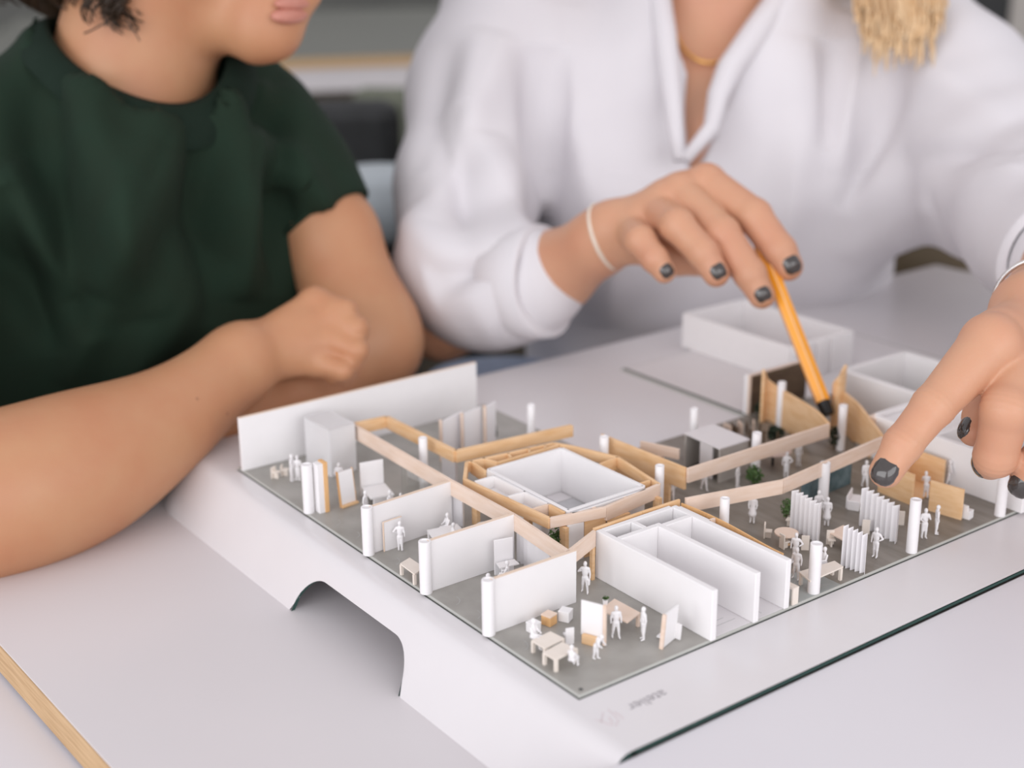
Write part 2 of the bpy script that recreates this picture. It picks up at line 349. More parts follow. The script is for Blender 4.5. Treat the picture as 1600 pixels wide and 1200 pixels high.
# ------------------------------------------------------------------ the wooden core with the open white room
core = empty('core_block', (-146, 108, 0), 'wood-framed core with open white room and small cells, centre of model', 'model room')
shell = [(-198, 79), (-191, 137), (-181, 142), (-151, 152), (-107, 144), (-101.5, 101), (-108.5, 69), (-178.5, 64)]
ZB = 27.0
for i in range(8):
    a, b = shell[i], shell[(i + 1) % 8]
    front = i in (5, 4)
    mm = M_BALSA if i in (4, 5) else M_PLY
    part('frame_strip', MB().slab(a, b, 2.0, {4: 19.0, 5: 21.2}.get(i, 20.8), ZB), mm, core, bevel=.12)
# long lower boards seen under the front strip
part('lower_panel', MB().slab((-101.8, 118), (-101.8, 103), 1.6, .05, 18.9), M_PLY, core)
part('lower_panel', MB().slab((-105, 78), (-104.2, 88), 1.4, .05, 21.1), M_FOAM, core, label='white lower panel')
part('lower_panel', MB().slab((-104.4, 88.5), (-103, 102), 1.4, .05, 21.1), M_PLY, core)
for a in ((-105.8, 76.5), (-129, 70.5), (-173, 67.5), (-104.5, 141)):
    part('post', MB().box(a[0] - 2.4, a[1] - 1.2, .02, a[0] + 2.4, a[1] + 1.2, 20.7), M_PLY, core)
rx0, rx1, ry0, ry1 = -181, -109.5, 82, 135
for a, b in (((rx0, ry0), (rx0, ry1)), ((rx0, ry1), (rx1, ry1)), ((rx1, ry1), (rx1, ry0)), ((rx1, ry0), (rx0, ry0))):
    part('room_wall', MB().slab(a, b, 2.2, .05, ZB + .3), M_FOAM, core, bevel=.15)
k = 0
for i in range(6):                                             # tiled floor of the white room
    for j in range(4):
        x = rx0 + 1.6 + i * 11.4; y = ry0 + 1.6 + j * 12.5
        part('floor_tile', MB().box(x, y, .05, x + 10.9, y + 12.0, .35 + .1 * ((i + j) % 2)), M_TILE if (i + 2 * j) % 3 else M_PALE, core)
for a, b, mm in (((-187, 93), (-197.3, 90), M_PLY), ((-187, 93), (-187, 137), M_PLY), ((-187, 103), (-194.8, 106), M_PLY), ((-187, 116), (-193, 120), M_PLY), ((-187, 127), (-191.6, 131), M_PLY),
                 ((-151, 152), (-149, 137), M_PLY), ((-114, 143.5), (-114, 136), M_PLY), ((-181, 80), (-198, 82), M_PLY),
                 ((-172, 66.5), (-172, 80), M_FOAM), ((-144, 68.5), (-144, 80), M_FOAM), ((-123, 69), (-123, 80), M_BALSA), ((-172, 79.5), (-123, 79.5), M_FOAM), ((-122, 79.5), (-109.5, 79.5), M_PLY)):
    part('cell_divider', MB().slab(a, b, 1.4, 19.5, ZB), mm, core, bevel=.1)
for q in ([(-171, 67.5), (-171, 79), (-145, 79), (-145, 69)], [(-143, 69), (-143, 79), (-124, 79), (-124, 69.5)]):
    part('cell_floor', MB().prism(q, 19.6, 20.2), M_FOAM, core)
part('inner_rail', MB().slab((-106, 82), (-106, 133), .9, 22, ZB), M_FOAM, core, label='white rail')
for y in (96, 118): part('rail_spacer', MB().box(-106, y - 1, 22.2, -104.2, y + 1, ZB - .2), M_BALSA, core)

# ------------------------------------------------------------------ wooden beams on the partitions
def beam(label, pts, z0, z1, t, m, base=None, posts=()):
    c = pts[len(pts) // 2]; o = empty('wooden_beam', (c[0], c[1], z0), label, 'beam', 'wooden beams of the model')
    for i, (a, b) in enumerate(zip(pts, pts[1:])):
        d = (Vector(b) - Vector(a)).normalized() * .08
        part('beam_segment', MB().slab((a[0] + d.x, a[1] + d.y), (b[0] - d.x, b[1] - d.y), t, z0, z1), m[i] if isinstance(m, list) else m, o, bevel=.1)
    for p in posts: part('post', MB().box(p[0] - 1.1, p[1] - .9, .02, p[0] + 1.1, p[1] + .9, z0 - .02), M_PLY, o)
    return o
beam('long pale beam running over the three left partitions to the white room block', [(-291, 59), (-181.5, 56.5), (-123, 56.5), (-72, 51.5)], 18.5, 27.6, 1.8, M_BALSA, posts=())
beam('short pale beam bridging to the corner of the white room block', [(-72, 52.5), (-82, 77)], 18.5, 27.4, 1.8, M_BALSA, posts=((-82, 75.8),))
beam('orange plywood strip along the back of the white room block', [(-84.6, 78.5), (-85.2, 112), (-84.8, 138.5)], 17, 27.0, 1.4, M_PLY)
beam('honey beam zigzagging behind the core towards the pale court', [(-291, 60.5), (-289, 82), (-215, 83), (-206, 163)], 20.5, 27.6, 3.4, M_PLY)
beam('pale near beam bending from the white room block to the plywood funnel', [(-83.5, 141.5), (-69, 201), (-72, 232), (-78, 296)], 19.0, 27.2, 1.8, M_BALSA)
beam('pale far beam crossing in front of the grey box to the pen tip', [(-113, 171), (-112, 288)], 18.5, 27.2, 1.8, M_BALSA)
wl = empty('plywood_wall', (-150, 170, 0), 'honey plywood wall running from column to far pale beam behind the core', 'model wall')
part('panel', MB().slab((-184, 168), (-114.2, 170.9), 1.8, 14, 27.2), M_PLY, wl, bevel=.1)
part('lower_panel', MB().slab((-150, 169.4), (-126, 170.4), 1.6, .02, 13.9), M_PLY, wl, bevel=.1)
part('lower_panel', MB().slab((-184, 168), (-151, 169.3), 1.6, .02, 13.9), M_PLY, wl, bevel=.1)
tp = empty('plank_pair', (-157, 190, 20), 'two pale planks meeting the brown wall beside the grey box', 'plank')
part('plank', MB().slab((-170, 187), (-146, 196), 1.4, 16, 22.5), M_BALSA, tp); part('post', MB().box(-159, 190, .02, -156, 193, 15.9), M_BALSA, tp)

# plywood funnel: two bent wings
def ribbon(label, top, bot, t, m, name='plywood_wing'):
    n = len(top); vs = []
    for i in range(n):
        a = Vector(top[max(i - 1, 0)][:2]); b = Vector(top[min(i + 1, n - 1)][:2]); d = (b - a).normalized(); nn = Vector((-d.y, d.x)) * t / 2
        for s_ in (-1, 1):
            vs.append((top[i][0] + s_ * nn.x, top[i][1] + s_ * nn.y, top[i][2])); vs.append((top[i][0] + s_ * nn.x, top[i][1] + s_ * nn.y, bot[i]))
    fs = []
    for i in range(n - 1):
        p, q = 4 * i, 4 * i + 4
        fs += [(p, q, q + 1, p + 1), (p + 2, p + 3, q + 3, q + 2), (p, p + 2, q + 2, q), (p + 1, q + 1, q + 3, p + 3)]
    fs += [(0, 1, 3, 2), (4 * n - 4, 4 * n - 2, 4 * n - 1, 4 * n - 3)]
    c = top[n // 2]; o = obj(name, MB().add(vs, fs), m, label, 'model wall', origin=(c[0], c[1], 0)); o.data.shade_smooth(); o.data.set_sharp_from_angle(angle=math.radians(50)); return o
def bez(P, n):
    P = [np.array(p, float) for p in P]; out = []
    for t in np.linspace(0, 1, n):
        q = P
        while len(q) > 1: q = [a * (1 - t) + b * t for a, b in zip(q, q[1:])]
        out.append(tuple(q[0]))
    return out
def crom(P, n):
    P = [np.array(p, float) for p in P]; P = [2 * P[0] - P[1]] + P + [2 * P[-1] - P[-2]]; out = []
    for t in np.linspace(0, len(P) - 3 - 1e-6, n):
        i = int(t); u = t - i; a, b, c, d = P[i:i + 4]
        out.append(tuple(.5 * (2 * b + (c - a) * u + (2 * a - 5 * b + 4 * c - d) * u * u + (3 * b - a - 3 * c + d) * u ** 3)))
    return out
tw = crom([(-112.5, 288.6, 27.2), (-133.4, 300.5, 27.0), (-158.2, 310.3, 26.0), (-180.3, 316.8, 26.0), (-190.3, 317.5, 29.0), (-187.6, 309.7, 38.0)], 24)
ribbon('left plywood wing curling from the far beam, pen tip before it', tw, list(np.interp(np.arange(24), [0, 4, 8, 23], [18.5, 8, .1, .1])), 1.8, M_PLY)
tw = crom([(-78, 296.8, 27.2), (-99.3, 312.4, 27.0), (-126.0, 331.0, 27.0), (-148.0, 343.4, 26.0), (-154.7, 341.6, 29.0), (-148.9, 339.6, 38.0), (-148.6, 344.8, 44.0)], 24)
ribbon('right plywood wing flaring up behind the column and the pen', tw, list(np.interp(np.arange(24), [0, 4, 8, 23], [19, 9, .1, .1])), 1.8, M_PLY)
bw = empty('walnut_wall', (-206, 342, 0), 'dark brown card wall with pale frame left of the pen', 'model wall')
part('panel', MB().slab((-205.2, 317), (-205.2, 372), 1.2, .02, 27), M_BROWN, bw)
part('frame_strip', MB().slab((-205.2, 315.6), (-205.2, 317), 1.6, .02, 27), M_BALSA, bw, label='pale upright strip'); part('frame_strip', MB().slab((-205.2, 315.6), (-205.2, 372), 1.6, 27.02, 28), M_BALSA, bw, label='pale top strip')
part('backing', MB().slab((-207.5, 315), (-207.5, 372), 3, .02, 27.8), M_FOAM, bw, label='white outer face')

# ------------------------------------------------------------------ white room blocks
def foam_room(name, label, segs, t, h, c, m=M_FOAM, floor=None):
    o = empty(name, (*c, 0), label, 'model room')
    for sg in segs:
        a, b = sg[:2]; tt = sg[2] if len(sg) > 2 else t; hh = sg[3] if len(sg) > 3 else h
        part('foam_wall', MB().slab(a, b, tt, .03, hh), m, o, bevel=.35)
    return o
foam_room('white_room_block', 'white foam room block with three parallel walls open to the near right edge',
          [((-83, 80.4), (1.2, 80.4)), ((-70.6, 109), (1, 109)), ((-81.5, 131), (.4, 131)), ((-81.4, 82.2), (-81.4, 129.2)), ((-69, 82.15), (-69, 107.25)), ((-79.6, 101), (-70.8, 101), 3.0), ((-67, 110.75), (-67, 129.25), 3.4)], 3.4, 26.4, (-40, 105))
fin = empty('layered_fin', (-40, 137, 0), 'thin layered wood and white fin along the back of the white room block', 'model wall')
pts = bez([(-82, 137.4), (-60, 140), (-40, 139), (-20, 133.5), (-7, 134.6)], 14)
for a, b in zip(pts, pts[1:]): pass
ob = MB()
vs = []
for i, p in enumerate(pts): vs += [(p[0], p[1] + .35, .05), (p[0], p[1] + .35, 26), (p[0], p[1] - .35, 26), (p[0], p[1] - .35, .05)]
ob.add(vs, [(4 * i + k, 4 * i + 4 + k, 4 * i + 4 + (k + 1) % 4, 4 * i + (k + 1) % 4) for i in range(13) for k in range(4)] + [(0, 1, 2, 3), (55, 54, 53, 52)])
part('wood_layer', ob, M_PLYEND, fin, label='orange wood layer')
part('white_layer', MB().slab((-80, 134.3), (-58, 134.3), 1.2, .05, 25.6), M_FOAM, fin, label='white layer')
part('white_layer', MB().slab((-57, 134), (-2, 133.6), .8, .05, 25.4), M_FOAM, fin, label='white layer')
part('spacer', MB().box(-58.5, 134.5, 20, -57, 138, 25.8), M_BALSA, fin)
foam_room('far_white_room', 'blurred white room with slotted end, farthest back behind the pen',
          [((-344, 387), (-233, 387), 3.4, 27), ((-344, 452), (-233, 452), 3.4, 27), ((-344, 388), (-344, 451), 3.4, 27), ((-233, 388), (-233, 408), 3.4, 27), ((-233, 414), (-233, 424), 3.4, 27), ((-233, 430), (-233, 452), 3.4, 27), ((-235, 388), (-235, 452), 2.0, 27.1)], 3.4, 27, (-290, 420))
foam_room('right_white_room', 'white open-topped rooms behind the pointing finger',
          [((-176, 376), (-106, 376), 5), ((-177, 441), (-106, 441), 5), ((-176, 378), (-176, 440), 4), ((-106, 374), (-106, 441), 4), ((-140, 441), (-140, 500), 4), ((-106, 441), (-106, 500), 4)], 5, 27, (-140, 410))
lw = foam_room('long_white_room', 'long white box room under the pointing hand', [((-103, 321), (4, 321), 4, 28), ((-104, 323), (-104, 372), 4, 28), ((2, 323), (2, 372), 4, 28), ((-103, 372), (4, 372), 4, 28), ((-60, 323), (-60, 370), 4, 28)], 4, 28, (-50, 345))
part('roof_sheet', MB().box(-101.5, 323.2, 24, -62.2, 369.8, 25.5), M_FOAM, lw, label='white sheet')

# ------------------------------------------------------------------ frosted boxes, boards and slabs in the left rooms
fb = empty('frosted_box', (-289, 40, 0), 'frosted white box before the tall back wall, left end of the beam', 'model room')
for a, b in (((-283, 38), (-284, 56)), ((-283, 38), (-312, 37)), ((-312, 37), (-313, 56))):
    part('panel', MB().slab(a, b, 1.0, .05, 30), M_FROST, fb, bevel=.1)
part('lid', MB().prism([(-282.6, 37.6), (-283.6, 56), (-313, 56), (-312.4, 36.6)], 30.1, 30.8), M_FROST, fb)
def leaf_panel(name, label, cat, mbs, c, group=None):
    o = empty(name, (*c, 0), label, cat, group)
    for nm, mb, mm in mbs: part(nm, mb, mm, o, bevel=.12)
    return o
leaf_panel('thick_slab', 'upright white slab with orange wooden side beside a column, far left', 'screen', [('white_face', MB().box(-245, 5.5, .05, -239.5, 9, 30), M_FOAM), ('wood_side', MB().box(-245.6, 9.05, .05, -239, 11.6, 30.6), M_PLYEND)], (-242, 8))
ez = leaf_panel('leaning_board', 'white board in a wooden frame leaning back, right of the orange-sided slab', 'screen', [], (-240, 25))
for nm, mb, mm in (('board', MB().box(-1, -5, 1.5, 0, 5, 21), M_FOAM), ('frame_strip', MB().box(-1.6, -5.6, .6, .2, -5.05, 21.6), M_PLYEND), ('foot', MB().box(-1.8, -5.6, 0.02, 2.0, 5.6, 1.4), M_PLY), ('frame_strip', MB().box(-1.6, 5.05, 1.5, -.2, 5.6, 21.4), M_PLYEND), ('strut', MB().box(-6, 3.2, .02, -1.7, 4.4, 12), M_PLY)):
    part(nm, mb, mm, ez, world=False, bevel=.1)
ez.rotation_euler = (0, math.radians(-7), math.radians(6))
leaf_panel('high_back_seat', 'tall white panel with a low bench seat, left of the first partition', 'seat', [('panel', MB().slab((-247, 37), (-244, 51), 1.2, .05, 21), M_FOAM), ('seat', MB().prism([(-245.5, 37), (-242.8, 51), (-226, 47), (-229, 33)], 5, 6.2), M_FOAM), ('leg', MB().box(-230, 35, .03, -228.6, 45, 4.9), M_FOAM)], (-240, 42))
leaf_panel('door_panel', 'thin door panel with tan edge standing against the farthest left partition', 'screen', [('panel', MB().slab((-175.4, 9), (-175.9, 20), .8, .03, 17), M_FOAM), ('edge_strip', MB().slab((-175.2, 8.6), (-175.8, 20.4), .7, 17.02, 17.5), M_TANEDGE), ('edge_strip', MB().slab((-175.3, 8.3), (-175.3, 8.9), .9, .03, 17.4), M_TANEDGE)], (-175.5, 14))
leaf_panel('plain_panel', 'plain white upright panel before the middle left partition', 'screen', [('panel', MB().slab((-116.5, 39), (-114, 49), .9, .03, 19.8), M_ACRYL), ('shelf', MB().prism([(-114.8, 39), (-112.8, 49), (-107, 48), (-109, 37)], 7, 7.8), M_FOAM), ('leg', MB().box(-110, 38.5, .03, -109, 46, 6.95), M_FOAM)], (-114, 44))
for i, (a, b) in enumerate((((-263, 106), (-270, 126)), ((-263, 122), (-268, 139)), ((-263, 139.5), (-268, 150)))):
    leaf_panel('frosted_screen', ['frosted screen with wooden edge, left of three behind the far beam', 'frosted screen with wooden edge, middle of three behind the far beam', 'frosted screen with wooden edge, right of three beside a dark bush'][i], 'screen',
               [('panel', MB().slab(a, b, 1.2, .03, 26.5 + i), M_ACRYL), ('edge_strip', MB().box(a[0] - 1, a[1] - 1.8, .03, a[0] + 1, a[1] - .65, 27.5 + i), M_BALSA)], ((a[0] + b[0]) / 2, (a[1] + b[1]) / 2), 'frosted screens behind the far beam')
leaf_panel('presentation_board', 'white presentation board on a wooden foot in the near corner', 'screen', [('board', MB().slab((-37.5, 32), (-27, 36.5), 1.0, 3.2, 21), M_FOAM), ('edge_strip', MB().slab((-26.9, 36.5), (-25.6, 37), 1.6, .5, 21.4), M_BALSA), ('foot', MB().slab((-35.5, 31.8), (-28.5, 34.8), 2.2, .03, 4.6, -1), M_PLY)], (-32, 34))
lb = leaf_panel('tilted_screen', 'tilted screen with tan edge and small shelf beside the white room block', 'screen', [], (-10, 62))
for nm, mb, mm in (('panel', MB().box(-.5, -5.5, .2, .5, 6, 18), M_FOAM), ('edge_strip', MB().box(-.9, -7, .05, .9, -5.6, 18.2), M_BALSA), ('shelf', MB().box(-7, 1, 0.03, -1, 6.5, .9), M_FOAM), ('side_panel', MB().box(-4.6, 4.6, .95, 3.5, 5.6, 9), M_FOAM)):
    part(nm, mb, mm, lb, world=False, bevel=.1)
lb.rotation_euler = (0, math.radians(4), math.radians(17))
def cube(label, c, s, m, rz, name='cube_seat'):
    o = empty(name, (*c, 0), label, 'seat', rz=rz)
    part('body', MB().box(-s / 2, -s / 2, .02, s / 2, s / 2, s - .8), m, o, world=False, bevel=.3)
    part('top_panel', MB().box(-s / 2 - .1, -s / 2 - .1, s - .78, s / 2 + .1, s / 2 + .1, s), M_BALSA if m is M_PLYEND else m, o, world=False, bevel=.15)
    return o
cube('orange wooden cube seat before the nearest left partition', (-58.8, 29.5), 5.6, M_PLYEND, .25)
cube('white cube seat right of the orange cube', (-57, 38.2), 5.6, M_FOAM, .5)
cube('second white cube seat, behind a seated figure in the near corner', (-57.5, 19), 5.2, M_FOAM, .1)

# ------------------------------------------------------------------ miniature tables and chairs
def mtable(label, a, b, c, d, z, m=M_CREAM, t=.8, inset=.12, leg=.75, legs=4, group='miniature tables'):
    q = [Vector(p) for p in (a, b, c, d)]; ce = sum(q, Vector((0, 0))) / 4
    o = empty('miniature_table', (ce.x, ce.y, 0), label, 'table', group)
    part('tabletop', MB().prism([tuple(p) for p in q], z - t, z), m, o, bevel=.1)
    for p in q[:legs]:
        p2 = p.lerp(ce, inset); part('leg', MB().box(p2.x - leg, p2.y - leg, .03, p2.x + leg, p2.y + leg, z - t - .01), m, o)
    return o
mtable('small cream bench table beside the middle left column', *[(-147.0, 0.9), (-149.7, 8.5), (-135.6, 8.4), (-131.9, 0.1)], 6.5)
mtable('cream desk in the near corner, left of the two pushed together', *[(-42.4, 6.1), (-43.6, 18.3), (-34.4, 19.4), (-32.6, 6.3)], 6.5)
mtable('cream desk in the near corner, right of the two pushed together', *[(-30.5, 3.5), (-32.4, 16.2), (-23.4, 18.4), (-21.6, 3.9)], 6.5)
mtable('large white table with potted plant beside the presentation board', *[(-44.2, 49.3), (-48.5, 61.9), (-30.0, 62.4), (-26.8, 51.2)], 7.5, M_BALSA, legs=3)
mtable('white table with two seated figures behind the middle left partition', *[(-171.5, 33.7), (-168.3, 51.3), (-158.5, 49.2), (-159.1, 30.0)], 7, M_FOAM)
mtable('long cream table pierced by a column at the near right edge', *[(-13.5, 154.4), (-10.7, 178.2), (-3.5, 176.7), (-2.8, 151.0)], 7.5)
mtable('tan table with chairs behind a short white curtain', *[(-36.7, 203.2), (-37.7, 216.6), (-20.2, 212.6), (-19.2, 201.1)], 7, M_BALSA)
mtable('white high table before the middle partition behind the near column', *[(-99.6, 27.7), (-99.2, 37.5), (-92.9, 37.5), (-92.8, 28.6)], 8, M_FOAM)
rt = empty('round_table', (-50, 185, 0), 'round cream table behind the layered fin', 'table')
part('tabletop', MB().lathe((-50, 185, 6.4), [(6.4, 0), (6.5, .5), (6.4, .8)], 28), M_BALSA, rt); part('stem', MB().lathe((-50, 185, .02), [(2.5, 0), (.7, .8), (.7, 6.3)], 12), M_PLY, rt)
rt = empty('round_table', (-164, 67, 0), 'small white round table in the corridor left of the core', 'table')
part('tabletop', MB().lathe((-158, 62, 6.4), [(4, 0), (4, .7)], 24), M_FOAM, rt); part('stem', MB().lathe((-158, 62, .02), [(2, 0), (.6, .8), (.6, 6.3)], 12), M_FOAM, rt)
def mchair(label, p, rz, m=M_CREAM, h=8.5):
    o = empty('miniature_chair', (*p, 0), label, 'chair', 'miniature chairs', rz)
    part('seat', MB().box(-2, -2, 3.6, 2, 2, 4.4), m, o, world=False, bevel=.1)
    part('backrest', MB().box(-2.4, -2.1, .02, -1.6, 2.1, h), m, o, world=False, bevel=.15)
    part('leg', MB().box(-1.5, -.5, .02, 1.6, .4, 3.58), m, o, world=False)
    return o
mchair('cream chair with its back to the layered fin, left of the round table', (-61.6, 183.6), .7)
mchair('cream chair behind the round table', (-64.6, 204.0), 3.6)
mchair('cream chair between round table and nearest corrugated curtain', (-40.2, 188.9), 2.4)
mchair('cream chair right in front of the round table', (-47.2, 181.2), 1.4)
mchair('cream chair pulled out at the tan table', (-33.7, 202.4), -.6)
mchair('cream chair at the far side of the tan table', (-33.5, 230.4), 2.3)
mchair('cream chair half hidden behind the wide corrugated curtain', (-29.4, 254.7), 2.3)
mchair('white chair behind the two cream desks in the near corner', (-39.5, 25.8), 2.8, M_FIG)
mchair('cream chair at the tall back wall, left one', (-302.5, 10.7), .4, M_CREAM, 7)
mchair('cream chair at the tall back wall, right one', (-302.7, 16.9), .9, M_CREAM, 7)
mchair('wooden chair behind the leaning board', (-248.0, 31.9), 1.2, M_PLY, 8)
bx = empty('frame_stool', (-2, 139, 0), 'cream frame stool tucked beside the white room block corner', 'seat')
part('top_panel', MB().box(-8.5, 135.5, 8.4, .2, 139.5, 9.4), M_CREAM, bx); part('leg', MB().box(-.8, 135.5, .02, .1, 139.5, 8.38), M_CREAM, bx); part('leg', MB().box(-8.4, 135.5, .02, -7.5, 139.5, 8.38), M_CREAM, bx)
sf = empty('white_sofa', (-60.6, 254.6, 0.0), 'white blurred sofa behind the wide corrugated curtain', 'seat', rz=.5)
part('seat', MB().box(-3.5, -7, .03, 3.5, 7, 4.2), M_FIG, sf, world=False, bevel=.6); part('backrest', MB().box(-4.5, -7, .03, -3.4, 7, 8), M_FIG, sf, world=False, bevel=.5)
part('armrest', MB().box(-3.4, -8.2, .03, 3.5, -7.05, 6), M_FIG, sf, world=False, bevel=.4)

# ------------------------------------------------------------------ corrugated curtains
def curtain(label, a, b, h, n, amp, h2=None, m=M_ACRYL):
    a, b = Vector(a), Vector(b); d = (b - a); L = d.length; d.normalize(); nn = Vector((-d.y, d.x)); c = (a + b) / 2
    vs = []; K = n * 2 + 1
    for k in range(K):
        s_ = amp if k % 2 else -amp; p = a + d * (L * k / (K - 1)); hh = h + ((h2 or h) - h) * k / (K - 1) + (.5 if k % 2 else -.3)
        for tt in (-.25, .25):
            q = p + nn * (s_ + tt); vs += [(q.x, q.y, .03), (q.x, q.y, hh)]
    fs = []
    for k in range(K - 1):
        p, q = 4 * k, 4 * k + 4
        fs += [(p, p + 1, q + 1, q), (p + 2, q + 2, q + 3, p + 3), (p + 1, p + 3, q + 3, q + 1), (p, q, q + 2, p + 2)]
    fs += [(0, 2, 3, 1), (4 * K - 4, 4 * K - 3, 4 * K - 1, 4 * K - 2)]
    return obj('corrugated_curtain', MB().add(vs, fs), m, label, 'curtain', origin=(c.x, c.y, 0), group='corrugated curtains')
curtain('corrugated white curtain beside the green bush, left of three on the right', (-62, 203), (-39, 199), 23, 6, 1.5)
curtain('short corrugated white curtain at the near right edge', (-14, 188.5), (-.5, 191), 23.5, 5, 1.3, 21.5)
curtain('wide corrugated white curtain behind a walking figure, right of three', (-41, 236), (-14, 233), 23, 7, 1.6, 21)
curtain('corrugated white curtain under the long beam left of the core', (-186, 58.6), (-174, 60), 18.2, 5, 1.0)
curtain('corrugated white curtain under the honey zigzag beam', (-233, 86.5), (-219, 86.5), 19, 5, 1.2)
curtain('corrugated white curtain glimpsed under the beam behind the plain panel', (-122, 58.8), (-92, 57), 17.5, 9, 1.0)
obj('glass_pane', MB().slab((-236, 58.9), (-187, 57.9), .5, .03, 18.4), mat('clear_glass', (.95, .97, .96), .02, trans=1.0, noise=(20, (.93, .96, .95), .3)), 'clear glass pane under the long beam before the farthest partition', 'glass pane', origin=(-211, 58.4, 0))

# ------------------------------------------------------------------ boxes and boards on the right
ch = empty('chalkboard', (-81, 260, 0), 'teal chalkboard with chalk smears under the near beam', 'board')
part('board', MB().slab((-82.5, 250.5), (-84, 277), 1.2, .03, 16.6), M_CHALK, ch, bevel=.1); part('board', MB().slab((-81, 231), (-82, 247), 1.2, .03, 13.5), M_CHALK, ch, bevel=.1)
gb = empty('grey_box', (-148, 230, 0), 'grey box with pale top and open side behind the far beam', 'model room')
part('top_panel', MB().prism([(-164, 217), (-132, 215.5), (-132, 241), (-165, 242)], 21.4, 22.4), M_PALE, gb, bevel=.1)
part('side_panel', MB().slab((-163.4, 217.6), (-163.4, 241), 1.2, .03, 21.35), M_GREYB, gb); part('side_panel', MB().slab((-133, 216.2), (-133, 240), 1.2, .03, 21.35), M_GREYB, gb)
part('divider', MB().slab((-150, 217.6), (-139, 217), 1.2, .03, 21.35), M_PALE, gb); part('back_panel', MB().slab((-162.6, 241), (-134, 240.4), 1.2, .03, 21.35), M_GREYB, gb)
wb = empty('wooden_booth', (-50, 295, 0), 'open honey wooden booth with a leaning figure, under the fingertip', 'model room')
for a, b, h in (((-66, 281), (-41, 280), 19), ((-66, 281.9), (-68, 312), 19), ((-68, 312), (-44, 312), 19)):
    part('panel', MB().slab(a, b, 1.6, .03, h), M_PLY, wb, bevel=.1)
part('floor_panel', MB().prism([(-65, 282), (-42, 281), (-45, 311), (-67, 311)], .03, .5), M_PLY, wb)
wp = leaf_panel('wooden_screen', 'square honey wooden screen with white bench behind, right of the booth', 'screen', [('panel', MB().slab((-31, 282), (-11.5, 285.5), 1.6, .03, 18.5), M_PLY), ('bench', MB().slab((-26, 288), (-9, 291), 5, .03, 5), M_FOAM), ('backrest', MB().slab((-27, 286.2), (-10, 289), 1.2, .03, 8), M_FOAM)], (-21, 284))
wc = leaf_panel('wood_offcut', 'small pale wooden block by the white rooms right of the plywood funnel', 'block', [('block', MB().box(-107, 318, 20, -101, 324, 27), M_BALSA), ('post', MB().box(-106, 319, .03, -103, 323, 19.95), M_PLY)], (-104, 321))
# shingled round pavilion behind the far beam
pv = empty('shingle_canopy', (-150, 285, 0), 'dark ridged canopy with a pale disc between grey box and plywood wing', 'canopy')
part('disc', MB().lathe((-132, 262, 9.5), [(11, 0), (11.4, .5), (11, 1)], 28), mat('pinkish_card', (.55, .42, .36), .7, noise=(100, (.5, .38, .32), .5)), pv, label='pinkish disc')
part('stem', MB().lathe((-132, 262, .03), [(.8, 0), (.8, 9.4)], 8), M_BLACK, pv)
for i in range(14):
    a = 2.2 + i * .16; cx, cy = -158 + 26 * math.cos(a) * .75, 268 + 26 * math.sin(a)
    part('rib', MB().slab((cx, cy), (cx + 8 * math.cos(a), cy + 8 * math.sin(a)), .8, 2, 9 + (i % 2)), M_BALSA if i % 2 else M_BROWN, pv)
for i in range(4): part('post', MB().box(-170 + i * 7, 268 + i * 5, .03, -169 + i * 7, 269 + i * 5, 12), M_BROWN, pv)

# ------------------------------------------------------------------ miniature bushes
def bush(label, p, r, h, m=M_LEAF, n=170, group='miniature bushes', z=0):
    o = empty('miniature_bush', (p[0], p[1], z), label, 'bush', group)
    part('stem', MB().lathe((0, 0, .02), [(.5, 0), (.35, h * .5)], 8), M_STEM, o, world=False)
    mb = MB()
    for k in range(n):
        v = Vector((random.gauss(0, 1), random.gauss(0, 1), random.gauss(0, 1))).normalized() * (random.random() ** .4)
        c = Vector((v.x * r, v.y * r, h * .55 + v.z * h * .45)); u_ = Vector((random.gauss(0, 1), random.gauss(0, 1), random.gauss(0, 1))).normalized(); w_ = u_.orthogonal().normalized(); s_ = r * random.uniform(.16, .3)
        mb.add([c - u_ * s_, c + w_ * s_ * .7, c + u_ * s_, c - w_ * s_ * .7 + u_.cross(w_) * s_ * .4], [(0, 1, 2), (0, 2, 3)])
    f_ = part('foliage', mb, m, o, world=False); f_['kind'] = 'stuff'
    return o
bush('green bush under the front corner of the wooden core', (-111.5, 75), 4.6, 20)
bush('round green bush between the two pale beams', (-118.0, 231.1), 5.2, 12)
bush('green and rust bush beside the left corrugated curtain', (-71.5, 209.0), 3.6, 13, M_LEAF)
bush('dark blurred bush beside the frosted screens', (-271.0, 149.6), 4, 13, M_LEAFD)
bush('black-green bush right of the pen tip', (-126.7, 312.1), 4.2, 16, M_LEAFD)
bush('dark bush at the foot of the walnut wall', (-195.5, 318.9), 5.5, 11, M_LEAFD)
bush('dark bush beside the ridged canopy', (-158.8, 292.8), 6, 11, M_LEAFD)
pp = empty('potted_plant', (-45.5, 53.5, 7.55), 'tiny plant in a white pot on the large white table', 'plant')
part('pot', MB().lathe((0, 0, 0), [(1.0, 0), (1.4, 3.2)], 12), M_FIG, pp, world=False); mb = MB()
for k in range(24):
    a = random.uniform(0, 6.28); t = random.uniform(.3, 1.8); mb.add([(0, 0, 3.1), (t * math.cos(a) - .3, t * math.sin(a), 4.2), (t * math.cos(a), t * math.sin(a), 5), (t * math.cos(a) + .3, t * math.sin(a) + .2, 4)], [(0, 1, 2), (0, 2, 3)])
part('foliage', mb, M_LEAF, pp, world=False)['kind'] = 'stuff'

